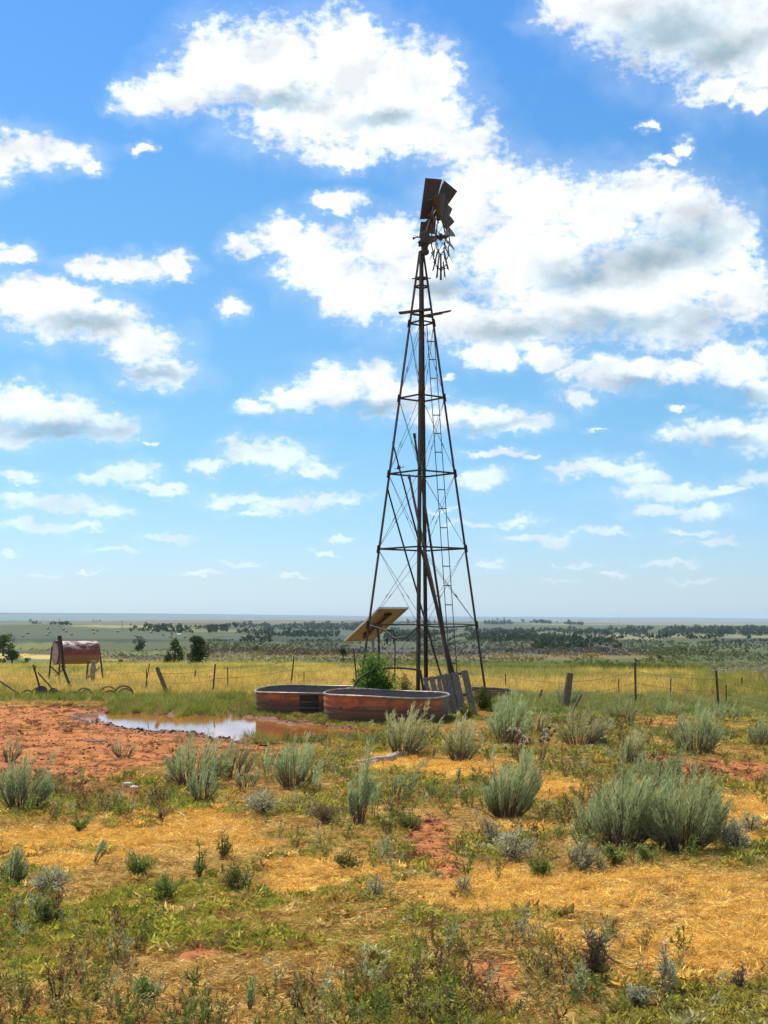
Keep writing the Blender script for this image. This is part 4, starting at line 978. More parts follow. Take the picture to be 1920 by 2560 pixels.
sage(1565, 1556, 90, 44, 12, 130, 'faint sagebrush thicket at the foot of the thin post right of the tall dark one')
sage(1345, 1556, 90, 46, 12, 130, 'soft grey sagebrush thicket left of the post with the bird')
sage(1440, 1548, 76, 38, 10, 130, 'soft grey sagebrush thicket right of the post with the bird')

sage(530, 1706, 60, 60, 9, 180, 'thin low sagebrush under the lone plume on the bent stem', M_sage2)
sage(1556, 1826, 66, 70, 12, 200, 'low silvery sagebrush skirt at the right foot of the huge foreground one')
sage(1420, 1700, 110, 96, 16, 200, 'sagebrush tops showing between the huge foreground one and the bare red strip behind it')
# leafy bushes: clumps of leaves on branching stems
def leafy(name, cat, label, g, w, h, n, per, mat, leaf=.03, group=None, droop=0.):
    root = empty(name, g); tag(root, label, cat, group); sm = MB(); Ps, Ds = [], []
    for i in range(n):
        a = random.uniform(0, 6.283); rr_ = math.sqrt(random.random()); hh = h * random.uniform(.45, 1.) * (1 - .45 * rr_ ** 2)
        tip = np.array([rr_ * math.cos(a) * w * .48, rr_ * math.sin(a) * w * .48, hh]); ctrl = np.array([tip[0] * .35, tip[1] * .35, hh * .7])
        t = np.linspace(0, 1, 5); pts = np.outer(2 * t * (1 - t), ctrl) + np.outer(t * t, tip); sm.tube([Vector(p) for p in pts], [.008, .006, .005, .003, .002], 4)
        t = rng.uniform(.25, 1, per); c = np.outer(2 * t * (1 - t), ctrl) + np.outer(t * t, tip) + rng.normal(size=(per, 3)) * w * .055
        Ps.append(c); Ds.append(rng.normal(size=(per, 3)) + np.array([tip[0] / w, tip[1] / w, .8 - droop]))
    P_ = np.concatenate(Ps); P_[:, 2] = np.maximum(P_[:, 2], .01); D_ = np.concatenate(Ds); k = len(P_)
    V, Fq, T = strands(P_, D_, leaf * rng.uniform(.7, 1.5, k), leaf * .30 * rng.uniform(.7, 1.3, k), rng.normal(size=(k, 3)) * leaf * .15, rng.random(k))
    link('foliage', arrmesh('foliage', V, Fq, mat), root); o = bpy.data.objects.new('stems', sm.mesh('stems', M_stem)); COL.objects.link(o); o.parent = root; return root
leafy('willow_bush', 'bush', 'bright green feathery bush growing behind the tanks, under the solar panel', Vector((unproj(936, 1700, 29.75).x, 29.62, 0)), .98, 1.42, 80, 115, M_willow, .075)
leafy('leafy_shrub', 'shrub', 'olive shrub between the bright green bush and the near tower leg', Vector((unproj(1010, 1700, 29.9).x, 29.9, 0)), .5, .85, 26, 80, M_olive, .05)
leafy('leafy_shrub', 'shrub', 'dark green shrub around the foot of the right tower leg', Vector((unproj(1208, 1790, 30.4).x, 30.3, 0)), .55, .62, 40, 90, M_olive, .04)
leafy('leafy_shrub', 'shrub', 'small olive shrub squeezed between the pallet and the nearer tank', Vector((unproj(1168, 1790, 27.9).x, 28.0, 0)), .4, .38, 22, 70, M_olive, .035)

M_silver = foliage('silver_leaf', (.32, .32, .18), (.48, .46, .30), None, .3, 8); M_weed = foliage('weed_leaf', (.15, .19, .045), (.28, .32, .08), None, .35, 8)
M_dry = foliage('dried_leaf', (.16, .11, .065), (.29, .20, .12), None, .2, 8)
def weed(zx, zy, zw, zh, mat, label, n=7, per=34, leaf=.03, cat='weed', name='leafy_weed'):
    g = gz(zx, zy); s_ = px2m(g) * ZS; return leafy(name, cat, label, g, zw * s_, zh * s_, n, per, mat, leaf, 'knee high weeds in the foreground')
weed(320, 2165, 62, 66, M_weed, 'bright green branching weed in the nearest ground on the left', 12, 40, .03)
weed(1283, 2120, 70, 118, M_dry, 'dark dried weed stalk with curled leaves, tallest of the nearest weeds', 9, 26, .05)
weed(1440, 2150, 60, 130, M_silver, 'tall grey weed right of the dark dried stalk', 8, 34, .035)
weed(1600, 2150, 40, 90, M_dry, 'thin brown weed near the lower right corner', 5, 22, .03)
weed(1380, 2180, 60, 60, M_silver, 'low silvery weed between the dried stalk and the lower right corner', 10, 40, .03)
weed(1110, 1860, 110, 70, M_silver, 'silver leaved weed below the rounded bright sagebrush', 16, 46, .035)
weed(1060, 1830, 70, 60, M_silver, 'pale silver weed at the left end of the silver patch', 10, 40, .03)
weed(1165, 1892, 70, 50, M_weed, 'yellow green weed at the right end of the silver patch', 12, 46, .03)
weed(1260, 1885, 80, 70, M_silver, 'silvery weed in front of the left half of the huge sagebrush', 14, 44, .035)
weed(1330, 1868, 70, 60, M_weed, 'bright green weed against the foot of the huge sagebrush', 14, 46, .035)
weed(1395, 1866, 60, 50, M_weed, 'lime weed under the middle of the huge sagebrush', 12, 46, .03)
weed(1590, 1840, 80, 70, M_silver, 'silvery weed at the right foot of the huge sagebrush', 14, 44, .03)
weed(1150, 1716, 60, 80, M_silver, 'white stemmed weed between the rounded bright and the huge sagebrush', 10, 40, .028)
weed(990, 1690, 26, 46, M_silver, 'little silver weed alone in golden grass', 5, 30, .022)
weed(480, 1858, 46, 60, M_weed, 'upright olive weed in the left foreground with a forked top', 7, 34, .03)
weed(430, 1905, 40, 80, M_weed, 'dark green weed left of the forked one', 7, 34, .03)
weed(300, 1895, 90, 60, M_weed, 'spreading green weed below the flat blown plume', 14, 44, .03)
weed(365, 1945, 80, 56, M_weed, 'fresh green ferny weed, low in the left foreground', 16, 50, .028)
weed(510, 1930, 90, 60, M_olive, 'olive ferny weed right of the fresh green one', 16, 50, .028)
weed(350, 1778, 40, 44, M_dry, 'small dark weed with two bare stems in the yellow green grass', 5, 20, .03)
weed(110, 1930, 110, 60, M_silver, 'grey green weed beside the silvery sagebrush', 18, 44, .03)
weed(100, 2000, 70, 80, M_olive, 'tall dull weed in the left foreground below the grey green one', 9, 40, .035)
weed(170, 1800, 60, 50, M_weed, 'green weed right of the dense left edge sagebrush', 10, 40, .03)
weed(750, 1880, 70, 44, M_olive, 'olive weed near the edge of the golden patch', 12, 40, .028)
weed(808, 1945, 40, 56, M_silver, 'small silver weed standing in the golden patch', 6, 34, .026)
weed(1000, 1935, 50, 46, M_silver, 'pale weed on the right half of the golden patch', 6, 34, .026)
weed(570, 1762, 110, 60, M_silver, 'grey feathery weed between the sagebrush clump and the twin plumes', 18, 50, .03)
weed(700, 1780, 90, 60, M_dry, 'tangle of brown dried stems left of the tallest plumes', 16, 26, .03)
weed(1620, 1800, 60, 50, M_silver, 'grey weed at the right edge level with the huge sagebrush', 10, 40, .03)
weed(1530, 1735, 70, 56, M_weed, 'green weed behind the right side of the huge sagebrush', 12, 40, .03)
weed(880, 1795, 80, 44, M_olive, 'flat olive weed beside the bare red spot', 14, 40, .03)
weed(935, 1720, 60, 50, M_weed, 'short green weed left of the golden strip by the log', 10, 40, .028)

# dried thistles
M_head = rusty('thistle_head', (.10, .06, .035), (.16, .10, .06), (.06, .04, .03), 60, .9); M_fluff = rusty('thistle_fluff', (.75, .70, .62), (.62, .52, .42), (.8, .78, .72), 40, .9)
def thistle(zx, zy, heads, label):
    g = gz(zx, zy); root = empty('dried_thistle', g); tag(root, label, 'thistle', 'dried thistles gone to seed')
    sm = MB(); s_ = px2m(g) * ZS
    for hx, hy, kind in heads:
        p = Vector(((hx - zx) * s_, random.uniform(-.12, .12), (zy - hy) * s_)); sm.tube([(p.x * .2, 0, 0), (p.x * .55, p.y * .5, p.z * .55), p], [.006, .004, .003], 5)
        m = MB(); r = .024; dv = Vector((random.uniform(-.7, .7), random.uniform(-.9, .2), random.uniform(.0, 1))).normalized(); M = dv.to_track_quat('Z', 'Y').to_matrix()
        m.lathe([(.002, -.03), (r * .8, -.022), (r, -.005), (r * .8, .012), (r * .6, .02)], p, 8, M); m.build('seed_head', M_head, None).parent = root
        if kind:
            n = 70; D = rng.normal(size=(n, 3)) * .75 + np.array(dv)[None] * 1.5
            V, Fq, T = strands(np.tile([list(p + dv * .012)], (n, 1)), D, rng.uniform(.026, .05, n), np.full(n, .009), rng.normal(size=(n, 3)) * .006, rng.random(n))
            link('seed_fluff', arrmesh('seed_fluff', V, Fq, M_fluff), root)
    o = bpy.data.objects.new('stems', sm.mesh('stems', M_stem)); COL.objects.link(o); o.parent = root
thistle(1112, 1640, [(1101,1581,1),(1111,1580,1),(1122,1590,0),(1128,1595,1),(1100,1592,0),(1094,1583,0),(1134,1598,1),(1118,1584,1)], 'dried thistle with several white fluffy heads, left of the stiff dark headed one')
thistle(1165, 1655, [(1178,1583,1),(1188,1575,0),(1176,1597,1),(1184,1600,0),(1192,1590,0),(1170,1604,0),(1196,1580,1),(1173,1588,1)], 'dried thistle with dark heads and small white tips, tallest of the dried thistles')
thistle(1130, 1650, [(1127,1612,1),(1136,1606,1),(1143,1600,0),(1120,1608,0),(1094,1618,1)], 'low dried thistle in front of the other two')
# prickly pear pads
g = gz(1302, 1615); root = empty('prickly_pear', g); tag(root, 'small round dark green cactus pads left of the yellowish sagebrush', 'cactus')
M_cact = rusty('cactus_skin', (.035, .075, .03), (.05, .09, .035), (.09, .11, .05), 30, .6)
for dx, dz, r, a in ((0, .08, .075, 0), (-.06, .05, .05, 25), (.06, .045, .045, -30)):
    m = MB(); Mx = Matrix.Rotation(R(90), 3, 'X') @ Matrix.Rotation(R(a), 3, 'Z')
    m.lathe([(.001, -.012), (r * .7, -.012), (r, 0), (r * .7, .012), (.001, .012)], (dx, dx * .2, dz), 18, Mx); m.build('pad', M_cact, None, smooth=True).parent = root
# logs and small debris
def log(p0, p1, r0, r1, label, n=9):
    a = gz(*p0); b = gz(*p1); a.z += r0 * .7; b.z += r1 * 1.2; m = MB()
    pts = [a.lerp(b, i / n) + Vector((0, random.uniform(-.02, .02), random.uniform(-.012, .016))) for i in range(n + 1)]
    m.tube(pts, [(r0 + (r1 - r0) * i / n) * random.uniform(.8, 1.2) for i in range(n + 1)], 9)
    tag(m.build('dead_log', M_dead, smooth=False), label, 'log', 'dead wood on the ground')
log((724, 1658), (852, 1646), .028, .05, 'long bleached log lying behind the tallest sagebrush plumes')
log((800, 1652), (866, 1637), .03, .045, 'short split log lying against the long bleached one')
log((735, 1664), (790, 1661), .018, .022, 'thin bleached stick in front of the long log')
log((180, 1601), (232, 1606), .012, .018, 'small branch lying on the mud beside the puddle')
log((620, 1590), (655, 1588), .02, .02, 'pale stick at the muddy edge of the puddle below the far tank')
log((362, 1752), (400, 1768), .008, .012, 'twisted pale twig in the yellow green grass')
log((600, 1858), (650, 1846), .007, .010, 'thin fallen twig in the brown grass at the left centre')
for i, (zx, zy, lab) in enumerate(((1406, 1658, 'white bone splinter on the bare red spot right of the huge sagebrush'), (1326, 1648, 'white bone piece behind the top of the huge sagebrush'), (275, 1698, 'pale flat stone at the lower end of the bare red soil'), (1230, 1640, 'small white stone among dried stems below the thistles'), (290, 1706, 'little pale stone beside the flat one'))):
    g = gz(zx, zy); m = MB(); rr_ = random.uniform(.03, .045)
    m.lathe([(.001, -.02), (rr_, -.008), (rr_ * .9, .012), (rr_ * .4, .022), (.001, .024)], (g.x, g.y, g.z + .015), 7, Matrix.Rotation(R(random.uniform(-20, 20)), 3, 'X') @ Matrix.Diagonal((1.5, .7, 1)))
    tag(m.build('pale_stone', M_fluff), lab, 'stone', 'pale stones and bone bits')

# ------------------------------------------------------------------ trees
def tree(name, cat, px, py, hpx, wpx, mat, label, group, n=900, cl=9, seed=0, trunk=.16):
    g = ground(px, py); s_ = g.y / F; h = hpx * s_; w = wpx * s_
    root = empty(name, g); tag(root, label, cat, group); Ps = []
    cs = []
    for i in range(cl):
        a = random.uniform(0, 6.283); r = math.sqrt(random.random()) * .34; zz = random.uniform(.12, .86)
        r *= (1.3 - zz * .9) * 1.15; cs.append((r * math.cos(a) * w, r * math.sin(a) * w, zz * h, random.uniform(.13, .24)))
    cs.append((0, 0, h * .82, .16))
    for cx, cy, cz, cr in cs:
        k = n // len(cs); d = rng.normal(size=(k, 3)); d /= np.linalg.norm(d, axis=1, keepdims=True); rad = rng.uniform(.35, 1., k) ** .6
        Ps.append(np.array([cx, cy, cz]) + d * rad[:, None] * np.array([w * cr * 1.25, w * cr * 1.25, h * cr]))
    P_ = np.concatenate(Ps); P_[:, 2] = np.clip(P_[:, 2], h * .04, h); k = len(P_); lf = max(w, h) * .055
    V, Fq, T = strands(P_, rng.normal(size=(k, 3)), lf * rng.uniform(.7, 1.5, k), lf * .8 * rng.uniform(.6, 1.2, k), rng.normal(size=(k, 3)) * lf * .2, rng.random(k))
    link('crown', arrmesh('crown', V, Fq, mat), root)
    m = MB(); m.tube([(0, 0, -.3), (.01 * w, 0, h * .3), (-.02 * w, 0, h * .75)], [w * trunk * .35, w * trunk * .25, w * .02], 7)
    for cx, cy, cz, cr in cs[:5]: m.tube([(0, 0, h * .2), (cx * .5, cy * .5, cz * .7), (cx, cy, cz)], [w * .03, w * .02, w * .008], 5)
    o = bpy.data.objects.new('trunk', m.mesh('trunk', M_bark)); COL.objects.link(o); o.parent = root
G = 'trees standing in the fields'
tree('cedar_tree', 'tree', 349, 1628, 38, 44, M_dark, 'round dark tree on the field edge, farther of the three beyond the fence', G)
tree('broadleaf_tree', 'tree', 437, 1667, 70, 50, M_mid, 'loose green tree beyond the fence, left of the darkest one', G, 1100, 11)
tree('cedar_tree', 'tree', 493, 1668, 80, 66, M_dark, 'darkest and biggest bushy tree beyond the fence', G, 1500, 13)
tree('cedar_tree', 'tree', 857, 1659, 38, 32, M_dark, 'small dark cone shaped tree just left of the bright green bush', G, 700, 6)
tree('broadleaf_tree', 'tree', 8, 1640, 54, 70, M_mid, 'green tree cut off by the left edge', G, 1300, 12)
tree('cedar_tree', 'tree', 30, 1661, 36, 60, M_dark, 'dark low bush running out from under the left edge tree', G, 1000, 8)
tree('cedar_tree', 'tree', 66, 1664, 20, 28, M_dark, 'last small bush of the left edge group', G, 500, 5)
tree('cedar_tree', 'tree', 303, 1665, 16, 30, M_mid, 'low rounded shrub in the yellow field right of the fuel tank', G, 400, 5)
tree('cedar_tree', 'tree', 900, 1633, 13, 16, M_dark, 'tiny dark tree far behind the solar panel', G, 300, 4)
for i, (x, y, h, w, lab) in enumerate(((1754, 1636, 11, 14, 'left one of the dark shrub pair on the far right slope'), (1768, 1636, 9, 14, 'right one of the dark shrub pair on the far right slope'), (1786, 1633, 10, 12, 'single dark shrub next to the pair on the far right slope'), (1864, 1633, 15, 14, 'upright green shrub on the far slope near the right edge'),
      (1841, 1620, 6, 8, 'small dark tree near the skyline of the far right slope'), (1261, 1553, 12, 11, 'tallest tree on the skyline right of the windmill'), (1243, 1554, 9, 14, 'broad skyline tree just left of the tallest one'), (1232, 1554, 8, 10, 'leftmost skyline tree right of the windmill'), (1306, 1556, 8, 18, 'wide low tree on the skyline between the tallest one and the mesa'),
      (1423, 1557, 6, 12, 'small skyline tree above the bird post side of the mesa'), (232, 1556, 8, 8, 'first of the little trees on the left skyline'), (241, 1556, 7, 8, 'middle one of the little trees on the left skyline'), (250, 1556, 7, 10, 'last of the little trees on the left skyline'), (1183, 1652, 8, 10, 'little dark bush beyond the right tower leg'),
      (1526, 1576, 14, 18, 'dark tree standing above the far woods, left of the bird post'), (1740, 1574, 13, 22, 'rounded crown tree above the far woods on the right'), (1645, 1648, 10, 30, 'bluish bush clump below the far woods right of the bird post'))):
    tree('distant_tree', 'tree', x, y, h, w, M_dark, lab, 'far small trees and shrubs', 260, 5)
def deadtree(px, py, hpx, label, seed):
    random.seed(seed); g = ground(px, py); h = hpx * g.y / F; root = empty('dead_tree', g); tag(root, label, 'dead tree', 'bare white dead trees'); t = MB(); b = MB()
    top = Vector((-.25 * h, 0, h)); ps = [Vector((0, 0, -.2)), Vector((.06 * h, 0, h * .3)), Vector((-.08 * h, .03 * h, h * .6)), top]; t.tube(ps, [h * .035, h * .028, h * .02, h * .006], 7)
    for i in range(14):
        k = random.uniform(.15, .9); p = ps[0].lerp(ps[3], k); d = Vector((random.uniform(-1, 1), random.uniform(-.6, .6), random.uniform(.2, .9))) * h * .35 * (1.2 - k)
        q_ = p + d; b.tube([p, p + d * .5 + Vector((0, 0, -.03 * h)), q_], [h * .014, h * .010, h * .004], 5)
        for j in range(3): b.tube([p + d * random.uniform(.4, .9), q_ + Vector((random.uniform(-.1, .1), 0, random.uniform(-.05, .15))) * h], [h * .006, h * .003], 4)
    for nm, mm in (('trunk', t), ('branches', b)):
        o = bpy.data.objects.new(nm, mm.mesh(nm, M_dead)); COL.objects.link(o); o.parent = root
deadtree(1912, 1728, 66, 'tallest bare white dead tree at the right edge', 3); deadtree(1884, 1718, 34, 'low bleached snag left of the tallest dead tree', 5); deadtree(1925, 1712, 40, 'dead tree half cut off by the right edge', 8)
random.seed(99)
# hay bales
M_hay = rusty('hay', (.34, .27, .14), (.26, .20, .10), (.40, .32, .18), 6, .95)
BL = [(180,165),(310,135),(322,160),(308,175),(412,140),(428,153),(463,172),(604,142),(608,163),(632,147),(765,153),(877,177),(885,183),(980,160),(1058,175),(1105,187),(1197,189),(150,185),(50,180)]
wh = ['second from the left', 'upper', 'middle', 'lower', 'behind the tall pole, upper', 'behind the tall pole, lower', 'right of the tall pole', 'top of three near the field middle', 'bottom of three near the field middle', 'right of three near the field middle', 'alone on the crest', 'left of a touching pair', 'right of a touching pair', 'first after the pair', 'second after the pair', 'third after the pair', 'last on the right', 'at the lower left', 'leftmost']
for (x, y), w in zip(BL, wh):
    g = ground(x * .3858, 1520 + y * .3858 + 2); s_ = 2.7 * g.y / F; m = MB(); n = 16
    Mx = Matrix.Rotation(R(random.uniform(0, 180)), 3, 'Z') @ Matrix.Rotation(R(90), 3, 'X')
    m.lathe([(.001, -s_), (s_ * .93, -s_), (s_, -s_ * .9), (s_, s_ * .9), (s_ * .93, s_), (.001, s_)], (g.x, g.y, g.z + s_ * .95), n, Mx)
    tag(m.build('hay_bale', M_hay, smooth=False), 'round hay bale on the far left field, ' + w, 'hay bale', 'round hay bales on the far left field')
# utility poles and far farm
def upole(px, y0, y1, label, arm=True, r=.9):
    g = ground(px, y1); h = (y1 - y0) * g.y / F; w = r * g.y / F; m = MB(); m.tube([(g.x, g.y, g.z - .5), (g.x, g.y, g.z + h)], [w * .6, w * .4], 7)
    o = m.build('utility_pole', M_bark); tag(o, label, 'utility pole', 'utility poles far off')
    if arm: m = MB(); m.box((g.x, g.y, g.z + h * .93), (w * 4, w * .4, w * .5)); m.build('crossarm', M_bark, o)
upole(148, 1545, 1569, 'tallest utility pole, on the hay field crest above the fuel tank'); upole(305, 1553, 1575, 'utility pole in the pale field right of the hay bales'); upole(370, 1559, 1579, 'utility pole in front of the far left woods', r=.7)
upole(1547, 1534, 1558, 'faint thin mast standing on the right skyline', False, .45)
def shed(px, py, wpx, hpx, label, c, name='farm_shed'):
    g = ground(px, py); s_ = g.y / F; w, h = wpx * s_, hpx * s_; root = empty(name, g); tag(root, label, 'farm building', 'far farm buildings')
    Mw = rusty(name + '_wall', c, tuple(x * .8 for x in c), tuple(x * .6 for x in c), .5, .8); Mr = rusty(name + '_roof', (.35, .35, .36), (.28, .27, .27), (.2, .16, .14), .5, .5)
    m = MB(); m.box((0, 0, h * .3), (w, w * .5, h * .6)); m.build('wall', Mw, None).parent = root
    m = MB(); m.add([(-w * .53, -w * .28, h * .6), (w * .53, -w * .28, h * .6), (w * .53, 0, h), (-w * .53, 0, h), (w * .53, w * .28, h * .6), (-w * .53, w * .28, h * .6)], [(0, 1, 2, 3), (3, 2, 4, 5), (0, 3, 5), (1, 4, 2), (0, 5, 4, 1)]); m.build('roof', Mr, None).parent = root
shed(622, 1553, 18, 4, 'long low farm building on the skyline left of the solar panel', (.18, .17, .16)); shed(448, 1588, 9, 4, 'small pale shed at the foot of the far left woods', (.6, .6, .58))
g = ground(429, 1588); s_ = g.y / F; m = MB(); m.lathe([(2.2 * s_, -1), (2.2 * s_, 15 * s_), (1.2 * s_, 17 * s_), (.01, 17.6 * s_)], g, 14)
tag(m.build('grain_silo', M_galv), 'narrow pale silo in front of the far left woods', 'silo')

# ------------------------------------------------------------------ ground cover
def proto(verts, faces, mat, nm, smooth=False, attrs=None):
    o = bpy.data.objects.new(nm, arrmesh(nm, verts, faces, mat, attrs)); return o
def covermat(name, trans=.3, vary=.25, rough=.8):
    M = Mat(name); M.N.remove(M.b); a = M.n('ShaderNodeAttribute', attribute_name='col', attribute_type='INSTANCER').outputs['Color']
    r = M.attr('shade_of_leaf'); hs = M.n('ShaderNodeHueSaturation'); M.L.new(a, hs.inputs['Color']); M.inp(hs, 'Value', M.math('MULTIPLY_ADD', r, vary * 2, 1 - vary)); M.inp(hs, 'Hue', M.math('MULTIPLY_ADD', r, .03, .485))
    d = M.n('ShaderNodeBsdfDiffuse'); t = M.n('ShaderNodeBsdfTranslucent'); mx = M.n('ShaderNodeMixShader'); mx.inputs[0].default_value = trans
    M.L.new(hs.outputs[0], d.inputs[0]); M.L.new(hs.outputs[0], t.inputs[0]); M.L.new(d.outputs[0], mx.inputs[1]); M.L.new(t.outputs[0], mx.inputs[2]); M.L.new(mx.outputs[0], M.N['Material Output'].inputs[0]); return M.m
M_cover = covermat('ground_cover_leaf', .3, .4); M_brush = covermat('brush_leaf', .45, .25)
def mk_strands(n, rad, up, L, Wd, bend, mat, nm, z0=.0):
    a = rng.uniform(0, 2 * math.pi, n); r = rad * np.sqrt(rng.random(n)); P_ = np.stack([r * np.cos(a), r * np.sin(a), np.full(n, z0) + rng.random(n) * z0], 1)
    a2 = rng.uniform(0, 2 * math.pi, n); D = np.stack([np.cos(a2), np.sin(a2), np.abs(rng.normal(size=n)) * up + up * .3], 1)
    b = np.stack([np.cos(a2) * bend, np.sin(a2) * bend, -np.abs(bend) * rng.random(n) * .8], 1) * L * rng.random((n, 1))
    V, Fq, T = strands(P_, D, L * rng.uniform(.5, 1.3, n), Wd * rng.uniform(.6, 1.4, n), b, rng.random(n)); V[:, 2] = np.maximum(V[:, 2], .002)
    return proto(V, Fq, mat, nm, attrs=dict(shade_of_leaf=T))
def mk_leafclump(n, rad, h, lf, mat, nm):
    d = rng.normal(size=(n, 3)); d /= np.linalg.norm(d, axis=1, keepdims=True); P_ = d * (rng.uniform(.4, 1, n) ** .6)[:, None] * np.array([rad, rad, h * .5]); P_[:, 2] += h * .5
    V, Fq, T = strands(P_, rng.normal(size=(n, 3)) + np.array([0, 0, .4]), lf * rng.uniform(.6, 1.4, n), lf * .8 * rng.uniform(.6, 1.3, n), rng.normal(size=(n, 3)) * lf * .2, rng.random(n)); V[:, 2] = np.maximum(V[:, 2], 0)
    return proto(V, Fq, mat, nm, attrs=dict(shade_of_leaf=T))
def collection(nm, obs):
    c = bpy.data.collections.new(nm)
    for o in obs: c.objects.link(o)
    return c
C_lit = collection('litter_kinds', [mk_strands(34, .085,   .16, .058, .0050, .35, M_cover, 'litter') for _ in range(5)])
C_grass = collection('grass_kinds', [mk_strands(30, .05, 1.3, .085, .0045, .45, M_cover, 'tuft') for _ in range(5)])
C_leaf = collection('leaf_kinds', [mk_strands(36, .06, .7, .04, .012, .2, M_cover, 'herb', .015) for _ in range(4)])
C_tall = collection('tall_kinds', [mk_strands(34, .10, 2.6, .36, .009, .30, M_cover, 'tall_grass') for _ in range(5)])
C_brush = collection('brush_kinds', [mk_leafclump(90, .5, .8, .17, M_brush, 'brush') for _ in range(5)])
C_wood = collection('wood_kinds', [mk_leafclump(110, .42, 1.0, .17, M_brush, 'wood_crown') for _ in range(6)])
def scatter(name, pts, scl, colr, coll, tilt=.0, label=None, cat=None):
    me = bpy.data.meshes.new(name + '_points'); n = len(pts); me.vertices.add(n); me.vertices.foreach_set('co', pts.astype(np.float32).ravel())
    a = me.attributes.new('scl', 'FLOAT', 'POINT'); a.data.foreach_set('value', scl.astype(np.float32))
    a = me.attributes.new('rot', 'FLOAT_VECTOR', 'POINT'); rot = np.stack([rng.normal(size=n) * tilt, rng.normal(size=n) * tilt, rng.uniform(0, 6.283, n)], 1); a.data.foreach_set('vector', rot.astype(np.float32).ravel())
    a = me.attributes.new('col', 'FLOAT_VECTOR', 'POINT'); a.data.foreach_set('vector', np.clip(colr, .005, .9).astype(np.float32).ravel())
    o = bpy.data.objects.new(name, me); COL.objects.link(o)
    g = bpy.data.node_groups.new(name + '_scatter', 'GeometryNodeTree'); g.interface.new_socket('Geometry', in_out='INPUT', socket_type='NodeSocketGeometry'); g.interface.new_socket('Geometry', in_out='OUTPUT', socket_type='NodeSocketGeometry')
    N = g.nodes; L = g.links; gi = N.new('NodeGroupInput'); go = N.new('NodeGroupOutput'); ci = N.new('GeometryNodeCollectionInfo'); ci.inputs[0].default_value = coll; ci.inputs['Separate Children'].default_value = True; ci.inputs['Reset Children'].default_value = True
    mp = N.new('GeometryNodeMeshToPoints'); ip = N.new('GeometryNodeInstanceOnPoints'); ip.inputs['Pick Instance'].default_value = True
    ri = N.new('FunctionNodeRandomValue'); ri.data_type = 'INT'; ri.inputs[4].default_value = 0; ri.inputs[5].default_value = len(coll.objects) - 1
    def na(nm, ty):
        x = N.new('GeometryNodeInputNamedAttribute'); x.data_type = ty; x.inputs[0].default_value = nm; return x.outputs[0]
    L.new(gi.outputs[0], mp.inputs[0]); L.new(mp.outputs[0], ip.inputs['Points']); L.new(ci.outputs[0], ip.inputs['Instance']); L.new(ri.outputs[2], ip.inputs['Instance Index'])
    e2 = N.new('FunctionNodeEulerToRotation'); L.new(na('rot', 'FLOAT_VECTOR'), e2.inputs[0]); L.new(e2.outputs[0], ip.inputs['Rotation']); L.new(na('scl', 'FLOAT'), ip.inputs['Scale']); L.new(ip.outputs[0], go.inputs[0])
    md = o.modifiers.new('scatter', 'NODES'); md.node_group = g; tag(o, label, cat, kind='stuff'); return o
def wedge(n, y0, y1, p=1.):
    y = y0 + (y1 - y0) * rng.random(n) ** p; half = y * .31 + .5; x = (rng.random(n) * 2 - 1) * half; o_ = rng.random(n) < .26; x = np.where(o_, np.sign(x) * (half + 4.2 * rng.random(n) ** 1.5), x); return x, y
def pick(n, cols, wts):
    c = np.array(cols); k = rng.choice(len(cols), n, p=np.array(wts) / sum(wts)); return c[k] * rng.uniform(.8, 1.25, (n, 1))
def clear_of(x, y, far_bank=False):
    pu = puddle(x, y); ok = pu > 1.12
    if far_bank: ok |= (pu > .97) & (uv(x, y)[1] < 1549)
    for cx, cy, r in ((.04, 27.86, 1.29), (-1.62, 30.25, 1.23)): ok &= np.hypot(x - cx, y - cy) > r
    return ok
